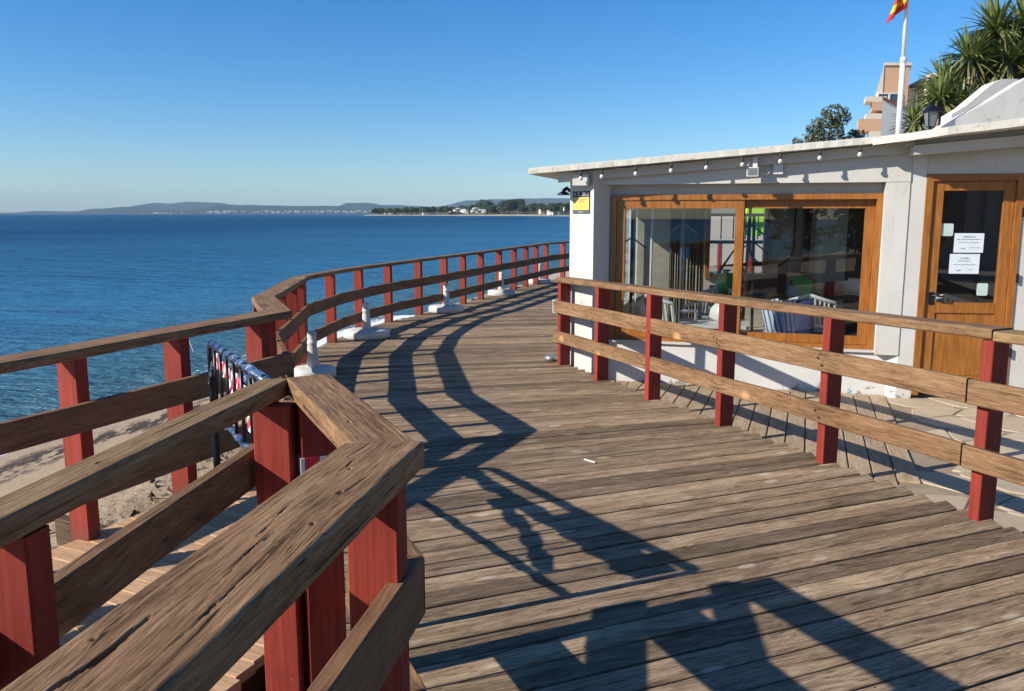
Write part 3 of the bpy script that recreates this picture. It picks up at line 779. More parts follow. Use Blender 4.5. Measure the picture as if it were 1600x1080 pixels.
o = scr.build('screw', M_['screw'], deck); o['kind'] = 'stuff'
# joists and edge beams below
for a, b in zip(LEFT[1:-1], LEFT[2:]): beam('edge_beam', (a[0]+.05, a[1], -.045), (b[0]+.05, b[1], -.045), .07, .2, M_['beam'], deck)
for a, b in zip(RIGHT[1:5], RIGHT[2:5]): beam('edge_beam', (a[0]-.05, a[1], -.045), (b[0]-.05, b[1], -.045), .07, .16, M_['beam'], deck)
for k in range(22):
    y = 1 + k*.9; xl = [p for p in LEFT if p[1] <= y][-1][0]
    beam('joist', (xl+.12, y, -.07), (xl+.12+2.2, y+.5, -.07), .08, .16, M_['beam'], deck)

# ramp to the beach, between the near railing and the sea railing
ramp_root = tag(thing('beach_ramp', None, None), kind='structure')
Ld = Vector((.41, .912, 0)).normalized()
nrm = Vector((Ld.y, -Ld.x, 0))
s_ = 0.0; q0 = Vector((-3.05, 2.10, 0))        # on the seaward edge
RE = [(-1.50,.6),(-1.22,1.5),(-1.03,2.58),(-.92,3.0),(-.90,3.05),(-1.63,5.25)]
while s_ < 3.4:
    p = q0 + Ld*s_; t0 = hit((p.x, p.y), (nrm.x, nrm.y), RE, 1)
    p2 = q0 + Ld*(s_+.105); t1 = hit((p2.x, p2.y), (nrm.x, nrm.y), RE, 1)
    if t0 and t1:
        t_ = min(t0, t1) + rnd.uniform(-.02, .02) + (.02 if s_ < 2 else 0)
        mid = p + Ld*.052
        beam('plank', (mid.x, mid.y, -.005), (mid.x+nrm.x*t_, mid.y+nrm.y*t_, -.005), .101, .04, M_['ramp'], ramp_root, 0, 0, .004, sub=2)
    s_ += .105
beam('edge_beam', (-1.45,.8,-.05), (-.97,2.95,-.05), .06, .22, M_['beam'], ramp_root)
beam('edge_beam', (-3.0,2.1,-.05), (-1.68,5.1,-.05), .06, .16, M_['beam'], ramp_root)
for y in (1.5, 2.5, 3.5): beam('joist', (-2.6,y+.9,-.07), (-1.2,y+.2,-.07), .07, .16, M_['beam'], ramp_root)
# lower timbers seen down the gap between ramp and deck
lt = tag(thing('stair_timber', None, None, (-.8, 2.4, -.5)), kind='structure')
for k in range(5): beam('tread', (-1.05-.05*k, 2.62-.36*k, -.42-.05*k), (-.62-.05*k, 2.50-.36*k, -.42-.05*k), .24, .05, M_['ramp'], lt)
beam('stringer', (-1.06, 2.75, -.5), (-1.35, .6, -.75), .05, .2, M_['red'], lt); beam('stringer', (-.60, 2.6, -.5), (-.8, .6, -.75), .05, .2, M_['beam'], lt)

# ------------------------------------------------------------------ railings
# 1. the sea railing: beside the ramp, the zigzag, then along the water
sr = thing('sea_railing', 'long timber railing with red posts running along the sea edge of the boardwalk', 'railing', (-2.0, 5, 0))
far = [(-2.38,8.95,.955),(-2.30,10.25,.935),(-2.10,11.35,.925),(-1.82,12.35,.918),(-1.45,13.15,.93),(-.87,14.8,.935),(-.10,17.0,.94),(.87,19.7,.955),(1.6,21.15,.955),(2.7,22.7,.955),(5,25.6,.955)]
seaN = [(-3.1,1.95,.97),(-1.57,5.30,1.012),(-2.06,6.60,.975),(-2.38,8.95,.955)]
caprun(seaN, .19, .05, M_['cap'], sr, 3)
caprun(far, .15, .045, M_['cap'], sr, 9)
# boards on the land side of the ramp section are hidden by posts in the photo: they sit on the deck side
boardrun(seaN[:2] , -.09, .727, .14, M_['board_dark'], sr, 'middle_rail', seed=1)
boardrun(seaN[:2] , -.09, .35, .13, M_['board_dark'], sr, 'lower_rail', seed=2)
boardrun([(-1.50,5.25,1.0),(-1.99,6.60,.975),(-2.31,8.93,.955)] + [(x+.07, y, z) for x, y, z in far[1:]], -.02, .68, .135, M_['board_dark'], sr, 'middle_rail', seed=4)
boardrun([(-1.50,5.25,1.0),(-1.99,6.60,.975),(-2.31,8.93,.955)] + [(x+.07, y, z) for x, y, z in far[1:]], -.02, .335, .13, M_['board_dark'], sr, 'lower_rail', seed=6)
for p in [(-2.78,2.7),(-2.49,3.33),(-2.21,3.95),(-1.94,4.56),(-1.66,5.15)]: post(p, (.41,.91), .92 + .02*(p[1]-2), sr)
for p in [(-1.74,5.58),(-1.93,6.15)]: post(p, (-.35,.93), .94, sr)
for p in [(-2.12,6.75),(-2.20,7.5),(-2.28,8.2),(-2.37,8.82)]: post(p, (-.13,.99), .915, sr)
fp = [(-2.38,9.12),(-2.30,10.27),(-2.13,11.3),(-1.87,12.3),(-1.5,13.15),(-1.16,14.14),(-.87,14.8),(-.57,15.55),(-.23,16.5),(.08,17.45),(.35,18.2),(.6,18.9),(.87,19.7),(1.35,20.65),(1.9,21.55),(2.5,22.4)]
for i, p in enumerate(fp):
    a = fp[max(0, i-1)]; b = fp[min(len(fp)-1, i+1)]; post((p[0]-.04, p[1]), (b[0]-a[0], b[1]-a[1]), .895, sr, .07, .12)
mb = MB(); mb.tube([(-1.03,14.22,.25),(-1.06,14.2,.1),(-1.1,14.1,.02),(-1.05,14.0,.01)], .008, 5); mb.build('string', M_['wplast'], sr)

# 2. the near railing: three capped runs at the camera's left hand
nr = thing('near_railing', 'weathered railing with a thick cracked cap rail, closest to the camera on the left', 'railing', (-.4, 1.9, 0))
d1 = (-.31+.49, 1.885-.9); d2 = (-.68+.31, 2.67-1.885)
# run 1 : toward the camera corner
tm = tan_half(d1, d2)
hero_beam('cap_rail', (-.89,-1.2,1.1), (-.315,1.89,1.1), .19, .07, M_['cap'], nr, 0, -tm,
          cracks=[[(2.02,.030,.0008),(2.10,.032,.004),(2.17,.022,.005),(2.25,.026,.0032),(2.29,.020,.0008)],
                  
                  [(2.38,-.012,.001),(2.5,.0,.0015),(2.56,-.004,.0015),(2.575,.018,.0014),(2.68,.03,.0015),(2.74,.034,.0005)],
                  [(2.10,-.05,.0005),(2.3,-.045,.0018),(2.5,-.035,.0012),(2.62,-.03,.0005)],
                  [(2.85,.01,.0005),(2.97,.016,.0016),(3.05,.012,.0005)], [(1.7,-.02,.001),(2.0,.0,.003),(2.1,-.004,.0005)]],
          knots=[(2.62,-.055,.016),(2.93,-.0,.013),(2.20,.06,.012),(2.78,-.04,.02)], nx=620, seed=3, rad=.011)
hero_beam('cap_rail', (-.313,1.893,1.1), (-.70,2.70,1.1), .15, .062, M_['cap'], nr, tm*1.2, 0, cracks=[[(.2,.01,.0005),(.4,.02,.0015),(.6,.01,.0005)]], knots=[(.22,.03,.018),(.62,-.02,.013)], nx=170, seed=8, rad=.009)
hero_beam('cap_rail', (-.805,2.68,1.095), (-1.125,.45,1.095), .095, .058, M_['capgold'], nr, 0, 0, cracks=[], knots=[(.95,.01,.014),(.3,-.02,.01)], nx=300, seed=12, rad=.008)
# posts
post((-.318,1.80), d1, 1.03, nr, .07, .125, -.35); post((-.55,.75), d1, 1.03, nr, .07, .13, -.35); post((-.70,-.2), d1, 1.03, nr, .07, .13, -.35)
post((-.648,2.60), (-.43,.9), 1.035, nr, .07, .13, -.9)
post((-.782,2.57), (.13,.99), 1.03, nr, .07, .125, -.9)
post((-.985,1.50), (.13,.99), 1.035, nr, .07, .115, -.9); post((-1.12,.55), (.13,.99), 1.01, nr, .07, .14, -.9)
# boards
beam('middle_rail', (-.77,-.9,.80), (-.245,1.90,.80), .045, .16, M_['board_dark'], nr, 0, -tm, .005, sub=5, wobble=.003, seed=4)
beam('middle_rail', (-.243,1.905,.80), (-.55,2.60,.80), .045, .16, M_['board'], nr, tm, 0, .005, sub=3, wobble=.002, seed=5)
beam('lower_rail', (-.77,-.9,.44), (-.245,1.90,.44), .045, .14, M_['board_dark'], nr, 0, -tm, .005, sub=5, wobble=.003, seed=6)
beam('lower_rail', (-.243,1.905,.44), (-.55,2.60,.44), .045, .14, M_['board'], nr, tm, 0, .005, sub=3, wobble=.002, seed=7)
beam('middle_rail', (-.88,2.66,.87), (-1.17,.5,.83), .045, .13, M_['board'], nr, 0, 0, .005, sub=4, wobble=.003, seed=8)

# 3. the right railing beside the restaurant
rr = thing('right_railing', 'sunlit timber railing with red posts between the boardwalk and the restaurant door', 'railing', (1.65, 6.17, 0))
def zr(y): return .965 + (8.9-y)*.0185
rA = (.551, 8.795); rB = (2.585, 4.17); rC = (4.15, .6)
caprun([(rA[0], rA[1], zr(8.98)), (rB[0], rB[1], zr(4.17))], .17, .055, M_['board'], rr, 21)
caprun([(rB[0]+.002, rB[1]-.004, zr(4.17)-.008), (rC[0], rC[1], zr(.6))], .17, .055, M_['capgold'], rr, 25)
rp = [(.575,8.74),(.895,7.90),(1.262,7.04),(1.675,6.16),(2.115,5.20),(2.575,4.20),(3.02,3.18),(3.47,2.16),(3.9,1.16)]
for i, p in enumerate(rp): post(p, (.40,-.915), zr(p[1])-.05, rr, .065, .13, -.15)
nl = Vector((-.915,-.40))                                    # the deck side
for nm, zf, hh, sd_ in (('middle_rail', .74, .135, 31), ('lower_rail', .395, .125, 35)):
    A = (rA[0]+nl.x*.09, rA[1]+nl.y*.09); B = (2.54+nl.x*.09, 4.25+nl.y*.09); D = (rC[0]+nl.x*.09, rC[1]+nl.y*.09)
    beam(nm, (A[0]+.004, A[1]-.01, zr(8.9)*zf), (B[0], B[1], zr(4.2)*zf), .042, hh, M_['board'], rr, 0, 0, .005, sub=10, wobble=.006, seed=sd_)
    beam(nm, (B[0]+.003, B[1]-.007, zr(4.2)*zf-.004), (D[0], D[1], zr(.6)*zf), .042, hh, M_['board'], rr, 0, 0, .005, sub=6, wobble=.005, seed=sd_+1)
    if nm == 'middle_rail':
        mb = MB(); q = Matrix.Translation((A[0]+.004-.003, A[1]-.01+.007, zr(8.9)*zf)) @ Matrix.Rotation(math.atan2(-.915, .40), 4, 'Z')
        mb.box((-.004,-.0225,-.137), (.05,.0235,.003), q); mb.build('painted_end', M_['wplast'], rr)

bolt_me = None
for i, p in enumerate(rp):
    for zf_, hh in ((.74, .135), (.395, .125)):
        for q_ in ((-.018, -.35), (.018, -.68)):
            zc = zr(p[1])*zf_ + hh*q_[1]; c_ = Vector((p[0], p[1], zc)) + Vector((nl.x, nl.y, 0))*.1115 + Vector((.40,-.915,0))*q_[0]
            if bolt_me is None:
                mb = MB(); mb.lathe([(.0075,0),(.007,.003),(.003,.0045)], 8); bolt_me = mb.me()
            Mx = Matrix.Translation(c_) @ Vector((nl.x, nl.y, 0)).to_track_quat('Z','Y').to_matrix().to_4x4(); obj('bolt', bolt_me, M_['screw'], rr, Mx)
# ------------------------------------------------------------------ umbrella bases
ug = 'white umbrella bases set out along the sea railing'
ulab = ['small white umbrella base nearest the ramp, half in the railing shadow', 'white round umbrella base with upright tube, second from the camera',
        'white round umbrella base standing in the middle of the row', 'white round umbrella base, fourth along the sea railing', 'white round umbrella base farthest away, beside the restaurant corner']
for k, (x, y, r) in enumerate([(-2.03,8.02,.23),(-1.97,10.72,.31),(-1.125,13.6,.30),(-.22,16.4,.28),(.66,19.2,.27)]):
    root = thing('umbrella_base', ulab[k], 'umbrella base', (x, y, 0), ug)
    mb = MB(); mb.lathe([(r*.96,.002),(r,.012),(r,.075),(r*.97,.095),(r*.5,.105),(.07,.11)], 40, (x,y,0)); mb.build('weight_disc', M_['umb'], root, True)
    for e in root.children[0].data.polygons: pass
    mb = MB(); mb.lathe([(.068,.10),(.062,.16),(.050,.31),(.046,.345),(.050,.35),(.050,.375),(.044,.38),(.046,.41),(.046,.455),(.036,.472),(.02,.475)], 20, (x,y,0)); mb.build('pole_socket', M_['umb'], root, True)

# ------------------------------------------------------------------ barrier across the ramp
ba = thing('crowd_barrier', 'black metal crowd barrier wrapped in blue, red and white tape closing the beach ramp', 'barrier', (-1.7, 4.45, 0))
A = Vector((-1.70,4.45,0)); B = Vector((-.87,2.83,0)); u = (B-A)
def at3(f, z): q = A + u*f; return (q.x, q.y, z)
mb = MB(); mb.tube([at3(-.004,0), at3(0,.3), at3(0,.86), at3(.006,.91), at3(.03,.935), at3(.06,.94), at3(1.0,1.04)], .021, 8); mb.build('frame', M_['dark'], ba, True)
mb = MB(); mb.tube([at3(0,.56), at3(1.0,.67)], .015, 6); mb.build('lower_bar', M_['dark'], ba, True)
for k in range(7): mb = MB(); f = .09+k*.13; mb.tube([at3(f,.93+.1*f), at3(f,.57+.1*f)], .0095, 6); mb.build('upright', M_['dark'], ba, True)
mb = MB(); mb.tube([at3(1.0,1.04), at3(1.0,.0)], .018, 6); mb.build('leg', M_['dark'], ba, True)
def ribbon(name, pts, wd, mat, tw=.2):
    p0 = Vector(pts[0]); pe = Vector(pts[-1]); X = (pe-p0).normalized(); Y = Vector((0,0,1)).cross(X).normalized(); Z = X.cross(Y)
    M = Matrix((X, Y, Z)).transposed().to_4x4(); M.translation = p0; Mi = M.inverted()
    V = []; F = []; n = 30; P_ = [Mi @ Vector(p) for p in pts]
    for i in range(n+1):
        f = i/n*(len(P_)-1); j = min(int(f), len(P_)-2); q = P_[j].lerp(P_[j+1], f-j)
        a = tw*math.sin(i*.8) ; dv = Vector((0, math.sin(a), math.cos(a)))*wd/2; jit = .008*noise.noise((i*.9, 1, wd*50))
        for sgn, off in ((1, .001), (-1, .001)): V.append(q + dv*sgn + Vector((0, jit+off, jit)))
        for sgn in (1, -1): V.append(q + dv*sgn + Vector((0, jit-.001, jit)))
    for i in range(n):
        a = i*4; F += [(a,a+4,a+5,a+1), (a+2,a+3,a+7,a+6), (a,a+2,a+6,a+4), (a+1,a+5,a+7,a+3)]
    obj(name, mesh(V, F), mat, ba, M)
off = Vector((.025,-.01,.0))
def wrap(name, f0, z0, f1, z1, r_, mat, turns=9):
    """film wound loosely round a bar"""
    mb = MB(); p0 = Vector(at3(f0,z0)); p1 = Vector(at3(f1,z1)); n = 40
    mb.tube([p0.lerp(p1, i/n) + Vector((0,0,.004*math.sin(i*1.3))) for i in range(n+1)], [r_*(.92+.06*math.sin(i*turns/n*6.28)+.2*noise.noise((i*.8,f0,z0))) for i in range(n+1)], 8)
    mb.build(name, mat, ba, True)
wrap('tape', .07, .943, .98, 1.04, .0225, M_['tapeb']); wrap('tape', .08, .57, .97, .665, .018, M_['tapeb'])
ribbon('tape', [Vector(at3(0,.84))+off, Vector(at3(.3,.85))+off, Vector(at3(.95,.90))+off], .07, M_['tape'], .3)
ribbon('tape', [Vector(at3(.30,.80))+off, Vector(at3(.6,.76))+off, Vector(at3(.85,.68))+off], .06, M_['tape'], .4)
ribbon('tape', [Vector(at3(.50,.90))+off*1.4, Vector(at3(.97,.92))+off*1.4], .15, M_['tapeb'], .2)
ribbon('tape', [Vector(at3(.02,.83)), Vector(at3(.015,.72))-off, Vector(at3(-.02,.60))], .02, M_['wplast'], .8)
mb = MB(); mb.tube([at3(0,.84), (-1.85,4.62,.80), (-1.95,4.75,.93)], .002, 4); mb.build('string', M_['wplast'], ba)
# tape knotted round the second post of the near railing
tk = MB(); q = Matrix.Translation((-.648,2.60,.80)) @ Matrix.Rotation(math.atan2(.9,-.43), 4, 'Z')
tk.box((-.039,-.069,0), (.039,.069,.055), q)
o = tk.build('warning_tape', M_['tape']); tag(o, 'band of red and white warning tape tied round a near railing post', 'tape')

# small things on the deck
mb = MB(); mb.box((-.05,-.004,.003), (.05,.004,.011), Matrix.Translation((.523,5.20,0)) @ Matrix.Rotation(-.85, 4, 'Z'))
tag(mb.build('drinking_straw', M_['wplast']), 'short white straw lying in the middle of the deck', 'straw')
mb = MB(); mb.lathe([(.06,.003),(.075,.02),(.065,.055),(.03,.07),(.01,.072)], 12, (.44,8.95,0))
tag(mb.build('metal_cap', M_['steel'], None, True), 'small grey metal cap on the deck beside the first post of the right railing', 'cap')

# ------------------------------------------------------------------ the lower forecourt right of the railing
ZL = -.16
def paving_mat():
    m, t, b = newmat('pale_stone_paving')
    tc = N(t, 'TexCoord'); v = tc.outputs['Object']; n1 = noise_(t, v, 1.5, 6, .65); n2 = noise_(t, v, 16, 5, .65)
    c = mix(t, n1, (.40,.32,.22), (.54,.45,.33)); c = mix(t, ramp(t, n2, [(.5, 0.0), (.8, .6)]), c, (.28,.24,.19))
    oi = N(t, 'ObjectInfo'); c = mix(t, 1.0, c, ramp(t, oi.outputs['Random'], [(0, (.86,.84,.82)), (.5, (.97,.94,.90)), (1, (1.05,1.04,1.0))]), 'MULTIPLY')
    t.links.new(c, b.inputs['Base Color']); b.inputs['Roughness'].default_value = .85
    bump(t, b, mix(t, .5, n1, n2), .35, .015); return m
pavm = paving_mat()
mortar = paint('sandy_mortar', (.33,.26,.18), .95, .3, .5, (3,3,3), .1)
fc = tag(thing('forecourt_paving', None, None, (3, 6, ZL)), kind='structure')
mb = MB(); mb.prism([(.5,9.2),(.98,8.9),(9,7.6),(9,-3),(5.7,-3),(4.34,.1),(3.38,2.3),(2.57,4.2)], ZL-.3, ZL-.007); mb.build('bed', mortar, fc)
# irregular flagstones: jittered cells, corners cut
def inside(x, y):
    # right of the deck edge, right of the little plank apron
    ex = 2.66 + (4.2-y)*.44 if y < 4.3 else (2.62 - (y-4.2)*.435)
    if x < ex + .02: return False
    if y > 5.0 and x < 2.80 + (y-5.15)*.385: return False
    return True
cell = .46
def corner(i, j):
    rr_ = random.Random(i*7919 + j*104729); return (2.2 + (i + rr_.uniform(-.33,.33))*cell + (j % 2)*.2, -1.6 + (j + rr_.uniform(-.33,.33))*cell*.85)
for i in range(-2, 13):
    for j in range(0, 25):
        q = [corner(i,j), corner(i+1,j), corner(i+1,j+1), corner(i,j+1)]
        cxm = sum(p[0] for p in q)/4; cym = sum(p[1] for p in q)/4
        if not inside(cxm-.16, cym-.12) or cym > 8.9 - cxm*.29 or cxm > 7.4: continue
        gap = .010; q2 = []
        for p in q:
            dx, dy = cxm-p[0], cym-p[1]; L = math.hypot(dx, dy); q2.append((p[0]+dx/L*gap, p[1]+dy/L*gap))
        poly = []
        for a in range(4):
            p, n2_ = q2[a], q2[(a+1) % 4]; r_ = random.Random(i*31+j*17+a)
            for f in (.12, .5, .88):
                bx, by = p[0]+(n2_[0]-p[0])*f, p[1]+(n2_[1]-p[1])*f
                jt = r_.uniform(-.012, .008); dx, dy = cxm-bx, cym-by; L = math.hypot(dx, dy) or 1
                poly.append((bx - dx/L*jt, by - dy/L*jt))
        h = rnd.uniform(-.002, .004); mb = MB(); n = len(poly)
        A2 = sum(poly[a][0]*poly[(a+1)%n][1]-poly[(a+1)%n][0]*poly[a][1] for a in range(n))
        if A2 < 0: poly = poly[::-1]
        ins = [(p[0]+(cxm-p[0])*.04, p[1]+(cym-p[1])*.04) for p in poly]
        V = [(p[0],p[1],ZL-.03) for p in poly] + [(p[0],p[1],ZL+h-.008) for p in poly] + [(p[0],p[1],ZL+h) for p in ins]
        F = [(a,(a+1)%n,n+(a+1)%n,n+a) for a in range(n)] + [(n+a,n+(a+1)%n,2*n+(a+1)%n,2*n+a) for a in range(n)] + [tuple(range(2*n,3*n))]
        obj('flagstone', mesh(V, F), pavm, fc, Matrix.Identity(4))
# pale kerb along the deck edge
beam('kerb', (2.70,4.45,ZL+.035), (4.5,.4,ZL+.035), .13, .12, pavm, fc, sub=4)
# plank apron: boards square to the wall
ap = tag(thing('plank_apron', None, None, (2, 6.6, ZL)), kind='structure')
wdir = Vector((.963,-.269,0)); wn = Vector((.269,.963,0)); W0 = Vector((1.07,8.66,0))
s_ = -.05
while s_ < 2.72:
    top = W0 + wdir*(s_+.07) - wn*.07; p = (top.x, top.y)
    f = s_/2.7; dd = Vector((-.29-.05*f*0, -.957, 0)).normalized()
    dd = Vector((-.345,-.9386,0))
    t_ = hit(p, (dd.x, dd.y), [(.55,8.75),(2.60,4.18),(3.3,2.6)], 1)
    if t_ and t_ > .12:
        t_ = min(t_ - .03, (p[1]-5.18-.12*(s_-2))/.9386)
        z = ZL + .012 + rnd.uniform(-.002, .002)
        beam('plank', (p[0], p[1], z), (p[0]+dd.x*t_, p[1]+dd.y*t_, z), .138, .035, M_['deck_low'], ap, 0, 0, .004, sub=3)
    s_ += .150

# ------------------------------------------------------------------ the restaurant
R = thing('beach_restaurant', 'low whitewashed beach restaurant with a thin sloping roof and orange timber window and door', 'restaurant', (1.07, 8.66, ZL))
def B3(s, d, z=0): q = W0 + wdir*s + wn*d; return (q.x, q.y, z)
def zroof(s): return 2.13 + .0713*(s+.837)
def slab(name, s0, s1, d0, d1, z0, z1, mat, parent=None):
    mb = MB(); mb.prism([B3(s0,d0)[:2], B3(s1,d0)[:2], B3(s1,d1)[:2], B3(s0,d1)[:2]], z0, z1)
    return mb.build(name, mat, parent or R)
# walls (front) : below the sill, above the window, pilaster, lintel, pier
slab('lower_wall', -.0, 2.92, -.05, .12, ZL-.1, .278, M_['peel'])
slab('upper_wall', 0, 2.66, .03, .15, 1.853, [zroof(0)-.07, zroof(2.66)-.07, zroof(2.66)-.07, zroof(0)-.07], M_['white'])
slab('lintel', -.12, 2.875, -.13, .028, 1.955, [zroof(-.12)-.068, zroof(2.875)-.068, zroof(2.875)-.068, zroof(-.12)-.068], M_['white'])
slab('pilaster', 2.663, 2.875, -.125, .3, .27, 1.953, M_['white'])
pier = [(.855,8.47),(1.072,8.665),(1.25,9.0),(.83,9.35),(.635,8.85)]
mb = MB(); mb.prism(pier, ZL-.1, [2.10,2.12,2.12,2.08,2.07]); mb.build('corner_pier', M_['white'], R)
# seaward side wall with a wide opening, back wall, right wall
sw0 = Vector((.83,9.35)); sw1 = Vector((1.95,13.1))
def side(name, f0, f1, z0, z1, mat=M_['white'], th=.14):
    a = sw0.lerp(sw1, f0); b = sw0.lerp(sw1, f1); d = (b-a).normalized(); n = Vector((d.y,-d.x))*th
    mb = MB(); mb.prism([tuple(a), tuple(b), tuple(b+n), tuple(a+n)], z0, z1); return mb.build(name, mat, R)
side('side_wall', 0, 1, ZL-.1, .35); side('side_wall', 0, 1, 1.95, 2.1); side('side_wall', .94, 1, .352, 1.948)
for f in (.0, .235, .47, .705, .925): side('side_mullion', f, f+.015, .352, 1.948, M_['wplast'], .06)
for f in range(4): side('glass', .016+f*.235, .233+f*.235, .354, 1.946, M_['glass'], .006)
bw = 13.0
mb = MB()
for (xa, xb, za, zb) in [(1.9,2.95,ZL,2.2),(2.95,3.85,ZL,.72),(2.95,3.85,1.78,2.2),(3.85,9.0,ZL,2.2)]: mb.box((xa,12.2,za),(xb,12.35,zb))
mb.build('back_wall', M_['inwall'], R)
fr = MB(); fr.box((2.93,12.14,.68),(3.87,12.19,.75)); fr.box((2.93,12.14,1.75),(3.87,12.19,1.81)); fr.box((2.93,12.14,.75),(2.99,12.19,1.75)); fr.box((3.81,12.14,.75),(3.87,12.19,1.75)); fr.build('rear_window_frame', M_['orange'], R)
mb = MB(); mb.prism([(.95,8.85),(9,7.6),(9,12.35),(1.95,13)], ZL-.08, ZL+.1); mb.build('floor', M_['infloor'], R)
# roof slab: sloping down to the sea, ragged edge
ep = [(-.837,-.35),(3.0,-.35)]
V = []; F = []; n = 60
fr_ = []
for i in range(n+1):
    s = -.837 + (3.02+.837)*i/n; j = .010*noise.noise((s*9, 0, 0)) + .006*noise.noise((s*31, 2, 0)); jz = .006*noise.noise((s*14, 5, 0))
    z = zroof(s); p = B3(s, -.35+j); q = B3(s, -.30+j*.5)
    ln = 4.0 if s > -.2 else 3.9
    r_ = B3(s, ln)
    V += [(p[0],p[1],z-.066+jz*.6), (p[0],p[1],z-.012+jz), (q[0],q[1],z+jz), (r_[0],r_[1],z-.02), (r_[0],r_[1],z-.066), (B3(s,-.30)[0],B3(s,-.30)[1],z-.066)]
for i in range(n):
    for k in range(6): F.append((i*6+k, i*6+(k+1)%6, (i+1)*6+(k+1)%6, (i+1)*6+k))
F += [tuple(range(6))[::-1], tuple(n*6+k for k in range(6))]
obj('roof', mesh(V, F), M_['roof'], R)
# the boards seen on edge beneath the overhang
slab('soffit_board', -.55, 2.95, -.20, -.132, [zroof(-.55)-.17, zroof(2.95)-.17, zroof(2.95)-.17, zroof(-.55)-.17], [zroof(-.55)-.069, zroof(2.95)-.069, zroof(2.95)-.069, zroof(-.55)-.069], M_['white'])

# door wall and its roof
DA = Vector((3.83,7.78,0)); DB = Vector((3.952,7.752,0)); DC = Vector((4.805,7.625,0)); DD = Vector((7.6,7.25,0))
dd = (DC-DB).normalized(); dn = Vector((-dd.y, dd.x, 0))
def dwall(name, a, b, z0, z1, th=.2, mat=M_['peel'], o0=0):
    mb = MB(); p = [a+dn*o0, b+dn*o0, b+dn*(o0+th), a+dn*(o0+th)]; mb.prism([(q.x,q.y) for q in p], z0, z1); return mb.build(name, mat, R)
mb = MB(); mb.prism([(3.81,7.775),(3.95,7.752),(3.98,7.96),(3.86,8.05),(3.70,7.92)], ZL-.1, 2.30); mb.build('corner_pier', M_['peel'], R)
dwall('door_wall', DB, DC, 2.025, 2.42, .2, M_['white'])
dwall('door_wall', DC, DD, ZL-.1, 2.42, .2, M_['white'])
# upper roof over the door
V = []; F = []; n = 50
for i in range(n+1):
    f = i/n; s = f*4.6
    if s < .5: px_ = Vector((3.36+s*.85, 7.62-s*.75)); 
    else: px_ = Vector((3.785+(s-.5)*.955, 7.245-(s-.5)*.295))
    z = 2.36 + min(1, s/.55)*.05 + max(0, s-.5)*.10
    j = .012*noise.noise((s*8, 9, 0)); jz = .008*noise.noise((s*13, 15, 0))
    V += [(px_.x, px_.y+j, z-.075+jz*.5), (px_.x, px_.y+j, z-.01+jz), (px_.x+.03, px_.y+.06, z+jz), (px_.x+1.6, px_.y+4.6, z-.01), (px_.x+1.6, px_.y+4.6, z-.08)]
for i in range(n):
    for k in range(5): F.append((i*5+k, i*5+(k+1)%5, (i+1)*5+(k+1)%5, (i+1)*5+k))
F += [tuple(range(5))[::-1], tuple(n*5+k for k in range(5))]
obj('roof', mesh(V, F), M_['roof'], R)
mb = MB(); mb.prism([(3.70,7.52),(6.6,6.98),(6.65,7.3),(3.75,7.72)], [2.19,2.42,2.42,2.19], [2.275,2.52,2.52,2.275]); mb.build('awning_box', M_['white'], R)
mb = MB(); mb.prism([(3.62,7.60),(6.6,7.1),(6.65,7.5),(3.80,7.80)], [2.277,2.522,2.522,2.277], [2.345,2.66,2.66,2.345]); mb.build('fascia', M_['white'], R)
mb = MB(); mb.tube([(4.90,7.58,2.4),(4.895,7.585,2.03),(4.87,7.60,1.9)], .012, 6); mb.build('cable', M_['cable'], R)

# stepped white parapet behind the roof, climbing to the right
pw = thing('white_ramp_wall', 'plain white sloping parapet rising to the right behind the restaurant roof', 'wall', (5.6, 9.8, 2.0))
mb = MB()
def wallprof(y, pts, th):
    P_ = [(x, z) for x, z in pts]; n = len(P_)
    V = [(x, y, z) for x, z in P_] + [(x, y+th, z) for x, z in P_]
    mb.add(V, [tuple(range(n)), tuple(range(n, 2*n))[::-1]] + [(i, n+i, n+(i+1)%n, (i+1)%n) for i in range(n)])
wallprof(9.8, [(5.05,2.3),(9.0,2.3),(9.0,4.3),(7.2,3.75),(6.35,3.36),(6.05,3.22),(5.66,2.97),(5.12,2.68)], .18); mb.build('front_wall', M_['white'], pw)
mb = MB(); wallprof(10.3, [(5.5,2.3),(9.0,2.3),(9.0,3.33),(6.10,3.31),(6.0,3.27),(5.66,2.98),(5.5,2.88)], .25); mb.build('back_wall', M_['white'], pw)

# ------------------------------------------------------------------ the big window
W = bpy.data.objects.new('window', None); put(W, Matrix.Translation(B3(1.33,0,.28)), R)
def frame_rect(parent, name, s0, s1, z0, z1, wd, d0, d1, mat, wb=None):
    mb = MB(); wb = wb or wd
    for (a, b, c, e) in [(s0, s1, z1-wd, z1), (s0, s1, z0, z0+wb), (s0, s0+wd, z0+wb, z1-wd), (s1-wd, s1, z0+wb, z1-wd)]:
        mb.prism([B3(a,d0)[:2], B3(b,d0)[:2], B3(b,d1)[:2], B3(a,d1)[:2]], c, e)
    return mb.build(name, mat, parent)
frame_rect(W, 'frame', .0, 2.66, .28, 1.85, .055, -.035, .11, M_['orange'])
frame_rect(W, 'sash', .058, 1.36, .338, 1.792, .085, -.02, .03, M_['orange'])
frame_rect(W, 'sash', 1.29, 2.602, .338, 1.792, .085, .045, .09, M_['orange'])
slab('pane', .145, 1.273, .004, .008, .425, 1.705, M_['glass'], W)
slab('pane', 1.377, 2.515, .066, .070, .425, 1.705, M_['glass'], W)
slab('sill', -.02, 2.68, -.085, -.037, .28, .30, M_['white'], W)

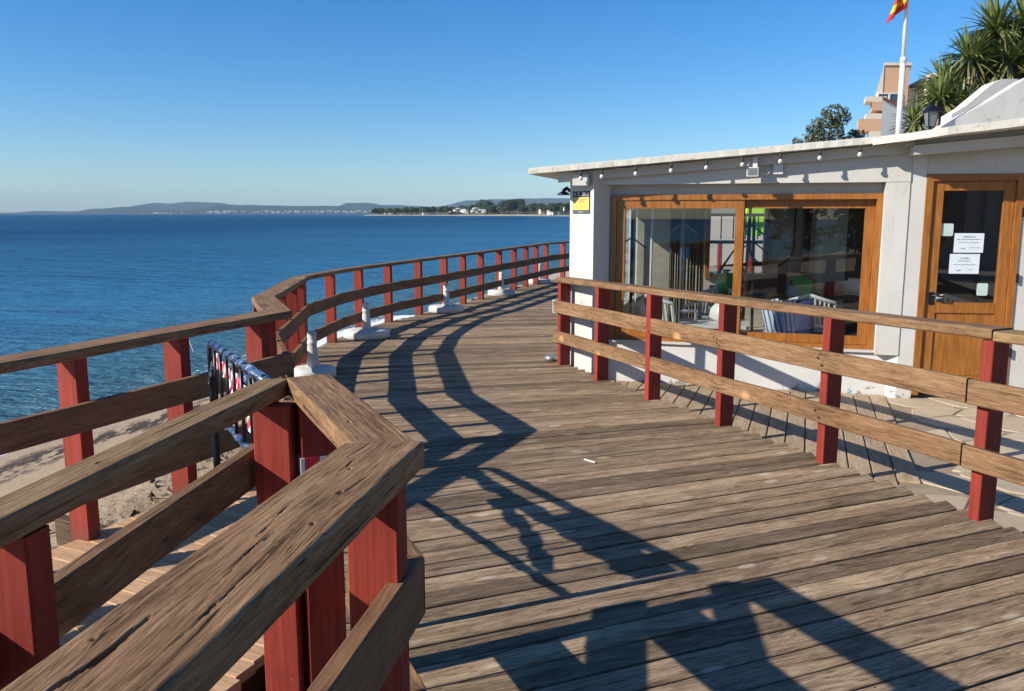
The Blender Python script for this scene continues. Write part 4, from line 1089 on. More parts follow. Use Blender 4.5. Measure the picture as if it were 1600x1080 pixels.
# ------------------------------------------------------------------ the door
D = bpy.data.objects.new('door', None); put(D, Matrix.Translation((4.38, 7.69, -.1)), R)
def dbox(name, a, b, z0, z1, o0, o1, mat, parent=None):
    """a, b metres along the door from its left edge; o0..o1 depth inward"""
    mb = MB(); p0 = DB+dd*a; p1 = DB+dd*b
    P_ = [p0+dn*o0, p1+dn*o0, p1+dn*o1, p0+dn*o1]; mb.prism([(q.x,q.y) for q in P_], z0, z1); return mb.build(name, mat, parent or D)
WD = (DC-DB).length
dbox('jamb', .0, .06, -.12, 2.02, -.015, .09, M_['orange']); dbox('jamb', WD-.06, WD, -.12, 2.02, -.015, .09, M_['orange']); dbox('head', .062, WD-.062, 1.96, 2.02, -.015, .09, M_['orange'])
dbox('stile', .065, .165, -.08, 1.955, .01, .06, M_['orange']); dbox('stile', WD-.155, WD-.065, -.08, 1.955, .01, .06, M_['orange'])
dbox('top_rail', .167, WD-.157, 1.87, 1.955, .01, .06, M_['orange']); dbox('middle_rail', .167, WD-.157, .70, .80, .01, .06, M_['orange']); dbox('bottom_rail', .167, WD-.157, -.08, .08, .01, .06, M_['orange'])
dbox('panel', .167, WD-.157, .082, .698, .025, .045, M_['orange'])
dg = dbox('pane', .167, WD-.157, .802, 1.868, .03, .036, M_['glass'])
hb = dbox('lock_plate', .10, .145, .78, .90, .0, .009, M_['dark']); 
mb = MB(); q = DB+dd*.122-dn*.01; mb.tube([(q.x,q.y,.87), (q.x-dn.x*.045,q.y-dn.y*.045,.87)], .013, 8); q2 = q-dn*.045; mb.tube([(q2.x,q2.y,.87), (q2.x+dd.x*.09,q2.y+dd.y*.09,.865)], .009, 8); mb.build('handle', M_['dark'], hb, True)
for z in (.28, 1.0, 1.62): dbox('hinge', WD-.006, WD+.014, z, z+.09, -.03, -.016, M_['dark'])
# notices on the glass
def text(s, size, loc, rotm, mat, parent, name='lettering'):
    cu = bpy.data.curves.new(name, 'FONT'); cu.body = s; cu.size = size; cu.align_x = 'CENTER'; cu.align_y = 'CENTER'
    tmp = bpy.data.objects.new(name, cu); C.objects.link(tmp)
    bpy.context.view_layer.update(); dg_ = bpy.context.evaluated_depsgraph_get()
    me = bpy.data.meshes.new_from_object(tmp.evaluated_get(dg_)); bpy.data.objects.remove(tmp)
    M = rotm.copy(); M.translation = loc; me.materials.clear()
    return obj(name, me, mat, parent, M)
DM = Matrix((dd, Vector((0,0,1)), -dn)).transposed().to_4x4()
def notice(a, zc, wd_, hg_, lines, lab):
    p = DB + dd*a + dn*.0275
    mb = MB(); mb.box((-wd_/2,-hg_/2,-.0012), (wd_/2,hg_/2,.0)); M = DM.copy(); M.translation = (p.x,p.y,zc)
    o = mb.build('notice', M_['paper'], None, M=M); tag(o, lab, 'notice')
    for (tx, sz, dz, dx, mt) in lines:
        L = p + dd*dx - dn*.0012; text(tx, sz, (L.x,L.y,zc+dz), DM, mt, o)
    return o
ink, bl = M_['ink'], M_['blueink']
n1_ = notice(.43, 1.375, .265, .185, [('CERRADO', .024, .058, 0, ink), ('POR VACACIONES DE INVIERNO', .0145, .033, 0, ink), ('GRACIAS POR SU COMPRENSION', .0125, .004, 0, ink), ('AVISO AL CLIENTE', .011, -.045, .055, ink)], 'upper white printed notice taped inside the door glass')
n2_ = notice(.405, 1.175, .27, .19, [('CLOSED', .022, .052, 0, ink), ('FOR HOLIDAYS', .0165, .026, 0, ink), ('THANK YOU FOR UNDERSTANDING', .012, -.008, 0, ink), ('AVISO', .012, -.056, .055, ink)], 'lower white printed notice directly beneath the other on the door glass')
for o, a, z in ((n1_, .375, 1.33), (n2_, .35, 1.12)):
    p = DB + dd*a + dn*.0263; mb = MB(); mb.tube([(p.x+dd.x*t_, p.y+dd.y*t_, z-.012*math.sin(math.pi*(t_+.025)/.05)) for t_ in [-.025,-.015,-.005,.005,.015,.025]], .0025, 4); mb.build('logo', bl, o)
for a, z, w_, h_, lab in ((.225, 1.50, .115, .12, 'pale square sticker high on the left of the door glass'), (.585, .93, .10, .12, 'pale square sticker low on the right of the door glass')):
    p = DB + dd*a + dn*.0275; M = DM.copy(); M.translation = (p.x,p.y,z); mb = MB(); n = 20; P_ = []
    for k in range(n):
        an = 2*math.pi*k/n; c_, s2 = math.cos(an), math.sin(an); P_.append((w_/2*math.copysign(abs(c_)**.25, c_), h_/2*math.copysign(abs(s2)**.25, s2)))
    mb.add([(x,y,-.001) for x, y in P_]+[(x,y,0) for x, y in P_], [tuple(range(n))[::-1], tuple(range(n,2*n))]+[(k,(k+1)%n,n+(k+1)%n,n+k) for k in range(n)])
    tag(mb.build('sticker', M_['sticker'], None, M=M), lab, 'sticker')

# ------------------------------------------------------------------ licence sign on the pier
fa = Vector((.635,8.85,0)); fb = Vector((.855,8.47,0)); fd = (fb-fa).normalized(); fn = Vector((fd.y,-fd.x,0))
if fn.dot(Vector((0,-1,0))) < 0: fn = -fn
SM = Matrix((fd, Vector((0,0,1)), fn)).transposed().to_4x4()
sg = thing('licence_sign', 'small black and yellow printed sign high on the white corner pier', 'sign', tuple(fa.lerp(fb,.45)+fn*.004+Vector((0,0,1.77))))
def sgn(name, x0, x1, z0, z1, dz, mat):
    p = fa.lerp(fb,.5)+fn*.003; M = SM.copy(); M.translation = (p.x,p.y,1.77); mb = MB(); mb.box((x0,z0,0),(x1,z1,dz)); return mb.build(name, mat, sg, M=M)
sgn('plate', -.155,.155,-.115,.12,.005, M_['sblack']); sgn('header', -.153,.153,.062,.118,.0065, M_['sblack']); sgn('yellow_panel', -.146,.146,-.078,.056,.0065, M_['syellow']); sgn('footer', -.153,.153,-.113,-.083,.0065, M_['sgrey'])
def stx(tx, sz, x, z, mat):
    p = fa.lerp(fb,.5)+fn*.0105+fd*x; text(tx, sz, (p.x,p.y,1.77+z), SM, mat, sg)
stx('N', .05, -.115, .09, M_['wplast']); stx('TURISMO', .026, .08, .10, M_['wplast']); stx('ANDALUZ', .026, .08, .076, M_['wplast'])
stx('RESTAURANTE', .034, 0, .030, M_['sgrey']); stx('CATEGORIA', .022, 0, .004, M_['sgrey']); stx('A  -  B  -  C', .03, 0, -.045, M_['sgrey']); stx('REGISTRO', .018, 0, -.098, M_['paper'])
p = fa.lerp(fb,.5)+fn*.0105-fd*.045; M = SM.copy(); M.translation = (p.x,p.y,1.86); mb = MB()
nn = 20; mb.add([(.021*math.cos(2*math.pi*k/nn), .021*math.sin(2*math.pi*k/nn), 0) for k in range(nn)]+[(.014*math.cos(2*math.pi*k/nn), .014*math.sin(2*math.pi*k/nn), 0) for k in range(nn)], [(k,(k+1)%nn,nn+(k+1)%nn,nn+k) for k in range(nn)])
mb.build('emblem', M_['wplast'], sg, M=M)

# ------------------------------------------------------------------ string lights, lamp, junction boxes
cable_pts = []; spx = []
bs = []
for px, py in zip([938,990,1044,1098,1153,1211,1271,1332],[278,272,265,261,256,248,241,236]):
    k_ = (px-800)/1250; x_, y_ = B3(0,-.33)[:2]; t_ = (k_*y_-x_)/(wdir.x-k_*wdir.y); bs.append(t_)
ls = thing('string_lights', 'black cable of round white bulbs hanging along the restaurant roof edge', 'string lights', B3(1.3,-.33,2.2))
pts = []
allb = [-.28] + bs
for i, s in enumerate(allb):
    pts.append(B3(s,-.33,zroof(s)-.085))
    if i < len(allb)-1:
        sm = (s+allb[i+1])/2; pts.append(B3(sm,-.33,zroof(sm)-.078-.010*rnd.random()))
pts.append(B3(2.95,-.33,zroof(2.95)-.075))
mb = MB(); mb.tube(pts, .005, 5); mb.build('cable', M_['cable'], ls)
for s in allb:
    q = B3(s,-.33,zroof(s)-.085)
    mb = MB(); mb.lathe([(.008,.0),(.013,-.005),(.014,-.045),(.010,-.05)][::-1], 10, q); sk = mb.build('socket', M_['cable'], ls, True)
    mb = MB(); mb.lathe([(.010,-.048),(.017,-.056),(.0215,-.066),(.0215,-.077),(.015,-.089),(.004,-.094)][::-1], 14, q); mb.build('bulb', M_['bulb'], sk, True)
fl = thing('floodlight', 'small white floodlight on a bracket under the roof edge between two bulbs', 'lamp', B3(1.39,-.25,2.1))
mb = MB(); q = Vector(B3(1.42,-.27,2.10)); Mx = Matrix.Translation(q) @ Matrix.Rotation(math.atan2(wdir.y, wdir.x), 4, 'Z')
mb.box((-.055,-.04,-.085),(.055,.03,.005), Mx); mb.build('housing', M_['wplast'], fl)
mb = MB(); mb.box((-.045,-.043,-.075),(.045,-.041,-.005), Mx); mb.build('lens', M_['gplast'], fl)
mb = MB(); mb.box((.0,0,.005),(.045,.03,.11), Mx); mb.box((-.05,.0,.02),(-.02,.02,.06), Mx); mb.build('bracket', M_['wplast'], fl)
mb = MB(); mb.tube([B3(1.48,-.24,2.06), B3(1.56,-.2,2.03), B3(1.6,-.17,2.08), B3(1.64,-.135,2.07)], .006, 5); mb.build('cable', M_['wplast'], fl, True)
mb = MB(); mb.box((.20,.10,-.06),(.29,.13,.05), Mx); o = mb.build('junction_box', M_['wplast'], None); tag(o, 'square white junction box on the lintel right of the floodlight', 'box')
mb = MB(); q = Vector(B3(-.30,-.24,1.99)); Mx = Matrix.Translation(q) @ Matrix.Rotation(math.atan2(wdir.y, wdir.x), 4, 'Z'); mb.box((-.08,-.03,-.045),(.09,.05,.07), Mx)
o = mb.build('junction_box', M_['umb'], None); tag(o, 'pale weathered box under the roof corner above the licence sign', 'box')
mb = MB(); mb.tube([(.64,8.95,1.90),(.60,8.9,1.93),(.56,8.88,1.90)], .02, 7); mb.lathe([(.075,-.045),(.05,-.02),(.015,.0)], 14, (.565,8.88,1.90)); tag(mb.build('wall_lamp', M_['dark'], None, True), 'small dark wall lamp sticking out from the seaward side of the corner pier', 'lamp')

# ------------------------------------------------------------------ things in the dining room
def chair(loc, rz, mat, label, group='stacked and loose plastic chairs in the dining room'):
    root = bpy.data.objects.new('plastic_chair', None); M = Matrix.Translation(loc) @ Matrix.Rotation(rz, 4, 'Z'); put(root, M, None); tag(root, label, 'chair', group)
    mb = MB(); mb.box((-.22,-.22,.42),(.22,.22,.45)); mb.build('seat', mat, root, M=M)
    mb = MB()
    def bp(f, z): a = math.pi*(.12+.76*f); return (.25*math.cos(a)*(1+.08*(z-.45)), .12+.14*math.sin(a)+.25*(z-.45), z)
    top = [bp(k/12, .84-.09*abs(math.cos(math.pi*(.12+.76*k/12)))) for k in range(13)]
    mb.tube(top, .022, 6); mb.tube([bp(k/12, .50) for k in range(13)], .016, 6)
    for k in range(1, 10): q = top[int(k*1.2)]; mb.tube([bp(int(k*1.2)/12, .48), q], .013, 4)
    for f in (0, 12): mb.tube([bp(f/12, .44), top[f]], .02, 6)
    mb.build('backrest', mat, root, M=M)
    for x in (-.2,.2):
        for y in (-.19,.19): mb = MB(); mb.tube([(x*1.1,y*1.15,0),(x,y,.42)], .018, 6); mb.build('leg', mat, root, M=M)
        mb = MB(); mb.tube([(x*1.15,-.2,.43),(x*1.2,-.2,.64),(x*1.2,.16,.66)], .018, 6); mb.build('armrest', mat, root, M=M, smooth=True)
    return root
zf = ZL+.1
chair((1.75,8.92,zf), 2.3, M_['wplast'], 'white plastic chair close behind the left window pane')
chair((3.42,8.95,zf), 2.6, M_['wplast'], 'white plastic chair behind the right window pane beside the striped cushions')
chair((2.35,9.4,zf), -.6, M_['wplast'], 'white plastic chair tucked at the white table in the middle of the room')
chair((4.15,8.7,zf), 3.0, M_['wplast'], 'white plastic chair seen through the door glass')
chair((4.9,8.9,zf), 2.5, M_['wplast'], 'white plastic chair at the right edge of the door glass')
def table(x, y, w_, d_, h_, mt, label, rz=0.0):
    root = thing('table', label, 'table', (x,y,zf)); q = Matrix.Translation((x,y,zf)) @ Matrix.Rotation(rz, 4, 'Z')
    mb = MB(); mb.box((-w_/2,-d_/2,h_-.035),(w_/2,d_/2,h_), q); mb.build('tabletop', mt, root)
    for sx in (-1,1):
        for sy in (-1,1): mb = MB(); mb.box((sx*(w_/2-.06)-.02, sy*(d_/2-.06)-.02, 0),(sx*(w_/2-.06)+.02, sy*(d_/2-.06)+.02, h_-.036), q); mb.build('leg', mt, root)
table(2.25,8.85,.75,.6,.52,M_['wplast'],'low white table behind the mullion of the big window',-.27)
table(3.5,9.9,1.9,.9,.74,M_['brownp'],'long dark table heaped with odds and ends at the back of the room',-.1)
table(3.1,8.75,.8,.5,.40,M_['wplast'],'low white slatted table under the striped cushions',-.27)
# clutter on the long table
cl = [(2.8,9.7,'cloth','folded red cloth at the left end of the long dark table',.16,.10,.05),(3.15,9.8,'gplast','crumpled grey bag among the things on the long dark table',.14,.12,.12),(3.5,9.7,'cloth','dark red bundle in the middle of the long dark table',.2,.14,.09),
      (3.9,9.9,'paper','pale cardboard packet toward the right of the long dark table',.16,.1,.06),(3.3,10.1,'brownp','brown basket at the back of the long dark table',.22,.14,.16),(4.2,10.0,'curtain','beige heap at the right end of the long dark table',.2,.16,.10)]
for x, y, mt, lab, a_, b_, c_ in cl:
    mb = MB(); V = []; nn, mm = 12, 7
    for j in range(mm+1):
        ph = math.pi/2*j/mm
        for k in range(nn):
            an = 2*math.pi*k/nn; rj = 1+.25*noise.noise((math.cos(an)*1.5+x, math.sin(an)*1.5+y, ph)); V.append((x+a_*rj*math.cos(an)*math.cos(ph), y+b_*rj*math.sin(an)*math.cos(ph), zf+.741+c_*rj*math.sin(ph)))
    F = [(j*nn+k, j*nn+(k+1)%nn, (j+1)*nn+(k+1)%nn, (j+1)*nn+k) for j in range(mm) for k in range(nn)]
    mb.add(V, F); tag(mb.build('bundle', M_[mt], None, True), lab, 'bundle')
def bag(x, y, z, r, h, mt, lab, nm='plastic_bag'):
    mb = MB(); mb.lathe([(r*.7,0),(r,h*.15),(r*.95,h*.5),(r*.5,h*.8),(r*.15,h*.88),(r*.35,h)], 14, (x,y,z))
    for i, v in enumerate(mb.v): v += Vector((noise.noise(v*9), noise.noise(v*9+Vector((5,0,0))), 0))*r*.3
    tag(mb.build(nm, M_[mt], None, True), lab, 'bag')
bag(2.62,9.75,zf+.742,.13,.30,'green','green plastic bag hanging over the left end of the long dark table')
bag(2.35,8.95,zf+.522,.11,.26,'wplast','white plastic bag standing on the low white table')
mb = MB(); mb.lathe([(.10,0),(.12,.05),(.07,.14),(.02,.16)], 12, (3.32,9.55,zf+.742)); tag(mb.build('bowl', M_['teal'], None, True), 'small teal tub on the front edge of the long dark table', 'tub')
for k, (dx, mt, lab) in enumerate([(0,'cushion','pale striped cushion leaning left of the navy one behind the window'),(.14,'cushion','blue and white striped cushion standing in the middle of the low slatted table'),(.27,'navy','navy cushion at the right of the striped ones behind the window')]):
    if 'navy' not in M_: M_['navy'] = plain('navy_fabric', (.02,.035,.12), .9)
    M = Matrix.Translation((2.90+dx,8.66-dx*.27,zf+.402)) @ Matrix.Rotation(-.27,4,'Z') @ Matrix.Rotation(-.25+.1*k,4,'Y')
    V = []; F = []; nn = 10
    for j in range(nn+1):
        for k2 in range(nn+1):
            u_, v_ = j/nn*2-1, k2/nn*2-1; bul = .06*(1-u_**4)*(1-v_**4)
            V += [(u_*.10, -bul-.01, .20+v_*.19), (u_*.10, bul+.01, .20+v_*.19)]
    for j in range(nn):
        for k2 in range(nn):
            a = (j*(nn+1)+k2)*2; b_ = a+2*(nn+1); F += [(a,b_,b_+2,a+2),(a+1,a+3,b_+3,b_+1)]
    for j in range(nn):
        for (p_, q_) in (((j*(nn+1))*2, ((j+1)*(nn+1))*2), ((j*(nn+1)+nn)*2, ((j+1)*(nn+1)+nn)*2)): F.append((p_,q_,q_+1,p_+1))
        for (p_, q_) in ((j*2, (j+1)*2), ((nn*(nn+1)+j)*2, (nn*(nn+1)+j+1)*2)): F.append((p_,q_,q_+1,p_+1))
    tag(obj('cushion', mesh(V, F, True), M_[mt], None, M), lab, 'cushion')
for i, (x, y, h, a_, lab) in enumerate([(1.35,9.05,1.75,.0,'slim black post close behind the left end of the big window'),(2.02,9.5,1.9,.0,'slim chrome post left of the rear window'),(2.62,9.05,1.9,.05,'slim black post just right of the window mullion'),(2.78,9.15,1.7,-.04,'thin black pole leaning beside the post right of the mullion')]):
    mb = MB(); mb.tube([(x,y,zf),(x+a_,y,zf+h)], .018, 8); mb.tube([(x,y,zf),(x,y,zf+.02)], .12, 12); mb.tube([(x+a_-.16,y,zf+h-.4),(x+a_,y,zf+h-.3),(x+a_+.16,y,zf+h-.42)], .010, 5)
    tag(mb.build('stand_pole', M_['steel'] if 'chrome' in lab else M_['dark'], None, True), lab, 'pole')
mb = MB(); nn = 28; mb.tube([(3.02+.26*math.cos(math.pi+math.pi*k/nn), 9.35, 1.30+.26*math.sin(math.pi+math.pi*k/nn)) for k in range(nn+1)], .014, 6); mb.tube([(2.76,9.35,1.28),(2.76,9.35,1.75)], .012, 5); mb.tube([(3.28,9.35,1.28),(3.28,9.35,1.75)], .012, 5)
tag(mb.build('hanging_hoop', M_['dark'], None, True), 'dark curved handle shape hanging above the dark table in the right pane', 'hoop')
mb = MB(); mb.box((2.80,9.2,zf+.80),(3.15,9.5,zf+1.02)); mb.tube([(2.78,9.3,zf+.9),(3.18,9.3,zf+.98)], .05, 8); tag(mb.build('machine', M_['dark'], None), 'black boxy machine standing at the left of the dark table in the right pane', 'machine')
for i, (x, y, hh, mt, lab) in enumerate([(3.45,9.55,.24,'green','green leafy bundle in the middle of the dark table'),(3.85,9.6,.16,'cloth','red box toward the right of the dark table'),(3.62,9.75,.22,'curtain','beige sack behind the red box'),(4.15,9.65,.20,'wplast','white tub at the right end of the dark table'),(3.22,9.62,.12,'syellow','yellow packet at the left of the dark table')]):
    mb = MB(); q = Matrix.Translation((x,y,zf+.742)) @ Matrix.Rotation(i*.7, 4, 'Z'); mb.box((-.11,-.07,0),(.11,.07,hh*.8), q); mb.box((-.08,-.05,hh*.8),(.07,.05,hh), q); tag(mb.build('packet', M_[mt], None), lab, 'packet')
mb = MB(); mb.box((4.62,11.15,zf),(7.6,11.25,2.12)); mb.box((5.55,11.10,zf),(5.62,11.149,2.10)); mb.box((6.5,11.10,zf),(6.57,11.149,2.10)); tag(mb.build('partition', M_['brownp'], None), 'dark brown wooden partition at the back right of the dining room', 'partition')
mb = MB(); mb.box((4.02,11.1,zf),(4.12,11.2,2.12)); tag(mb.build('wooden_post', M_['brownp'], None), 'brown wooden post standing between the rear window and the beige column', 'post')
# columns, curtains and a dark stack
for i, (x, y, w_, mt, lab) in enumerate([(1.95,10.6,.22,'inwall','beige column standing left in the dining room'),(2.55,11.3,.25,'curtain','drawn grey brown curtain hanging left of the rear window'),(4.35,11.0,.32,'inwall','broad beige column right of the rear window'),(2.2,11.0,.18,'curtain','narrow grey curtain beside the beige column')]):
    mb = MB(); V = []; F = []
    if 'curtain' in lab:
        nn = 24; w2 = w_*1.3
        for k2 in range(nn+1):
            x_ = x - w2/2 + w2*k2/nn; yy_ = y + .03*math.sin(k2*1.9)
            V += [(x_,yy_,zf+.02),(x_,yy_,2.1),(x_,yy_+.01,zf+.02),(x_,yy_+.01,2.1)]
        for k2 in range(nn): a = k2*4; F += [(a,a+4,a+5,a+1),(a+2,a+3,a+7,a+6),(a+1,a+5,a+7,a+3)]
        mb.add(V, F); tag(mb.build('curtain', M_[mt], None), lab, 'curtain')
    else:
        mb.box((x-w_/2,y-w_/2,zf),(x+w_/2,y+w_/2,2.14)); mb.box((x-w_/2-.02,y-w_/2-.02,zf),(x+w_/2+.02,y+w_/2+.02,zf+.1)); tag(mb.build('column', M_[mt], None), lab, 'column')
mb = MB()
for k in range(6): mb.box((2.62,10.25,zf+.02+k*.16),(2.98,10.6,zf+.14+k*.16)) 
mb.tube([(2.62,10.2,zf+.95),(2.8,10.15,zf+1.25),(2.98,10.2,zf+.95)], .02, 6); tag(mb.build('crate_stack', M_['dark'], None), 'stack of black crates with a black hoop on top in front of the rear window', 'crates')
mb = MB(); mb.box((1.2,12.05,ZL+.1),(1.9,12.1,1.7)); 
# outside the rear window: a short red railing with a lime vest hung on it, and sandy ground
gy = thing('garden_railing', 'short black and red railing outside the rear window', 'railing', (3.9,14.5,ZL))
for x in (3.2,3.75,4.3,4.85): post((x,14.5), (1,0), 1.12, gy, .07, .09, ZL)
for z in (.35,1.18): beam('rail', (3.0,14.5,z), (5.1,14.5,z), .05, .06, M_['dark'], gy)
for k in range(9): mb = MB(); mb.tube([(3.1+k*.22,14.5,1.2),(3.1+k*.22,14.5,1.62)], .012, 5); mb.build('bar', M_['dark'], gy)
beam('rail', (3.0,14.5,1.66), (5.1,14.5,1.66), .04, .05, M_['dark'], gy)
mb = MB(); V = []; F = []
prof = [(-.10,1.86),(-.16,1.80),(-.20,1.55),(-.22,1.28),(0,1.24),(.22,1.28),(.19,1.55),(.15,1.80),(.08,1.86),(0,1.83)]
n = len(prof); V = [(4.42+x,14.62,z) for x,z in prof]+[(4.42+x,14.74,z) for x,z in prof]; mb.add(V, [tuple(range(n)), tuple(range(n,2*n))[::-1]]+[(k,n+k,n+(k+1)%n,(k+1)%n) for k in range(n)])
tag(mb.build('safety_vest', M_['lime'], None), 'lime green safety vest hung up behind the bars outside the rear window', 'vest')
mb = MB(); mb.prism([(2.2,12.4),(12,12.4),(16,34),(6,34)], ZL-.3, ZL-.05); tag(mb.build('back_yard', paint('yard_sand', (.36,.30,.22), .95, .3, .4, (1,1,1), .1, rand=False)), kind='structure')

# ------------------------------------------------------------------ flagpole, lantern
fpole = thing('flagpole', 'tall white flagpole standing on the restaurant roof', 'flagpole', (4.47,9.5,2.4))
mb = MB(); mb.tube([(4.474,9.5,2.35),(4.47,9.5,3.4)], [.033,.031], 12); mb.tube([(4.47,9.5,3.4),(4.462,9.5,4.75)], [.024,.02], 12); mb.tube([(4.472,9.5,3.36),(4.472,9.5,3.42)], .036, 12); mb.build('pole', M_['wplast'], fpole, True)
mb = MB(); mb.lathe([(.0,0),(.03,.015),(.035,.035),(.02,.06),(.0,.07)], 12, (4.462,9.5,4.74)); mb.build('finial', M_['wplast'], fpole, True)
V = []; F = []; nu, nv = 26, 18
for i in range(nu+1):
    u_ = i/nu
    for j in range(nv+1):
        v_ = j/nv
        # hoisted side on the pole, fly end hanging down in folds
        x = 4.452 - .06*u_ - .14*u_*v_**1.5 ; z = 4.66 - .70*v_ - .17*u_*v_ ; y = 9.48 + .05*math.sin(u_*9+v_*4) + .02*math.sin(v_*14)
        V.append((x, y, z))
for i in range(nu):
    for j in range(nv): a = i*(nv+1)+j; F.append((a, a+1, a+nv+2, a+nv+1))
def flag_mat():
    m, t, b = newmat('red_yellow_flag_cloth'); at_ = N(t, 'Attribute', attribute_name='hoist')
    n = noise_(t, coords(t, (1,1,1), False)[0], 30, 3)
    c = ramp(t, at_.outputs['Fac'], [(0, (.55,.03,.03)), (.80, (.75,.42,.02)), (.90, (.55,.03,.03))], 'CONSTANT')
    t.links.new(c, b.inputs['Base Color']); b.inputs['Roughness'].default_value = .8; bump(t, b, n, .2, .01); return m
me = mesh(V, F, True); me.attributes.new('hoist', 'FLOAT', 'POINT').data.foreach_set('value', [j/nv for i in range(nu+1) for j in range(nv+1)])
fg = obj('flag', me, flag_mat()); tag(fg, 'limp red and yellow flag hanging from the top of the white pole', 'flag')
sol = fg.modifiers.new('thick', 'SOLIDIFY'); sol.thickness = .003
la = thing('wall_lantern', 'black four sided lantern on the wall behind the restaurant roof, under the yuccas', 'lantern', (4.86,9.55,2.55))
mb = MB(); c_ = (4.86,9.55)
mb.add([(c_[0]-.05,c_[1]-.05,2.86),(c_[0]+.05,c_[1]-.05,2.86),(c_[0]+.05,c_[1]+.05,2.86),(c_[0]-.05,c_[1]+.05,2.86),(c_[0]-.08,c_[1]-.08,2.82),(c_[0]+.08,c_[1]-.08,2.82),(c_[0]+.08,c_[1]+.08,2.82),(c_[0]-.08,c_[1]+.08,2.82),(c_[0],c_[1],2.93)],
       [(0,1,8),(1,2,8),(2,3,8),(3,0,8),(4,5,1,0),(5,6,2,1),(6,7,3,2),(7,4,0,3),(7,6,5,4)]); mb.build('lid', M_['dark'], la)
mb = MB(); mb.add([(c_[0]-.038,c_[1]-.038,2.66),(c_[0]+.038,c_[1]-.038,2.66),(c_[0]+.038,c_[1]+.038,2.66),(c_[0]-.038,c_[1]+.038,2.66),(c_[0]-.058,c_[1]-.058,2.819),(c_[0]+.058,c_[1]-.058,2.819),(c_[0]+.058,c_[1]+.058,2.819),(c_[0]-.058,c_[1]+.058,2.819)],
       [(3,2,1,0),(4,5,6,7),(0,1,5,4),(1,2,6,5),(2,3,7,6),(3,0,4,7)]); mb.build('glass_body', M_['gplast'], la)
mb = MB()
for sx in (-1,1):
    for sy in (-1,1): mb.tube([(c_[0]+sx*.038,c_[1]+sy*.038,2.66),(c_[0]+sx*.059,c_[1]+sy*.059,2.82)], .007, 4)
mb.tube([(c_[0],c_[1],2.2),(c_[0],c_[1],2.66)], .02, 6); mb.build('bars', M_['dark'], la)

# ------------------------------------------------------------------ yuccas above the wall
def yucca_mat():
    m, t, b = newmat('yucca_blade')
    v, _ = coords(t, (1,1,1), False); n = noise_(t, v, 6, 3); at_ = N(t, 'Attribute', attribute_name='dry').outputs['Fac']
    c = mix(t, ramp(t, n, [(.35, 0.0), (.65, 1.0)]), (.06,.095,.022), (.21,.25,.075)); c = mix(t, at_, c, mix(t, n, (.20,.13,.06), (.34,.25,.13)))
    t.links.new(c, b.inputs['Base Color']); b.inputs['Roughness'].default_value = .45; return m
ym = yucca_mat()
def rosette(c, R, n, seed, dead=40):
    r = random.Random(seed); V = []; F = []; dry = []
    c = Vector(c)
    for k in range(n+dead):
        dd_ = k >= n; an = r.uniform(0, 2*math.pi)
        el = r.uniform(-.85, 1.40) if not dd_ else r.uniform(-1.5, -.9)
        L = R*r.uniform(.75, 1.1)*(1 if not dd_ else .9); w_ = L*.040*(1 if not dd_ else .8)
        h = Vector((math.cos(an), math.sin(an), 0)); side_ = Vector((-h.y, h.x, 0))
        base = c + h*.05 + Vector((0,0, r.uniform(-.1,.05) if not dd_ else r.uniform(-.55,-.05)))
        droop = .25*L*(1-abs(el)/1.6) if not dd_ else .05
        n0 = len(V)
        for i, (f, ww) in enumerate([(0,.7),(.35,1),(.72,.75),(1,.02)]):
            p = base + (h*math.cos(el) + Vector((0,0,math.sin(el))))*L*f - Vector((0,0,droop*f*f))
            fold = Vector((0,0,ww*w_*.5))
            V += [p + side_*w_*ww + fold, p - Vector((0,0,0)), p - side_*w_*ww + fold]; dry += [1.0 if dd_ else (.35 if el < -.3 else 0)]*3
        for i in range(3): a = n0+i*3; F += [(a,a+1,a+4,a+3),(a+1,a+2,a+5,a+4)]
    return V, F, dry
def yucca(name, heads, base, label, seed):
    root = thing(name, label, 'yucca', base, 'yuccas above the white parapet')
    mb = MB()
    for i, (hx, hy, hz, R, n, dead) in enumerate(heads):
        V, F, dry = rosette((hx,hy,hz), R, n, seed+i, dead); me = mesh(V, F); me.attributes.new('dry', 'FLOAT', 'POINT').data.foreach_set('value', dry); obj('leaf_rosette', me, ym, root)
        mb.tube([(base[0],base[1],base[2]),((base[0]+hx)/2+.05,(base[1]+hy)/2,(base[2]+hz)/2),(hx,hy,hz)], [.11,.09,.07], 8)
    mb.build('trunk', M_['bark'], root)
yucca('yucca', [(7.18,13.0,4.08,.56,170,110),(6.86,13.1,3.72,.46,140,80)], (6.95,13,1.2), 'yucca on the left of the clump with two heads against the sky', 1)
yucca('yucca', [(7.65,13.2,4.55,.62,190,110),(7.78,13.0,4.05,.66,190,140)], (7.5,13.1,1.2), 'tall yucca in the middle of the clump with a bare flower spike', 5)
yucca('yucca', [(8.25,13.4,4.60,.70,180,110),(8.3,13.0,3.9,.6,130,80)], (8.2,13.3,1.2), 'yucca at the right edge of the photo', 9)
yucca('yucca', [(6.55,12.6,3.38,.52,150,90),(6.30,12.8,3.05,.42,110,60),(6.85,12.6,3.30,.45,110,90)], (6.5,12.7,1.2), 'low yucca with drooping brown leaves just above the parapet', 13)
yucca('yucca', [(7.2,13.6,3.75,.6,130,120),(7.9,13.7,3.9,.6,130,120)], (7.4,13.6,1.2), 'shaggy yucca full of dead leaves at the back of the clump', 17)
mb = MB(); mb.tube([(7.52,13.2,4.95),(7.50,13.2,5.35),(7.48,13.2,5.75)], [.02,.016,.006], 6)
for k in range(16): a = k*2.4; z = 5.2+k*.033; mb.tube([(7.50,13.2,z),(7.50+.09*math.cos(a),13.2+.09*math.sin(a),z+.05)], .005, 4)
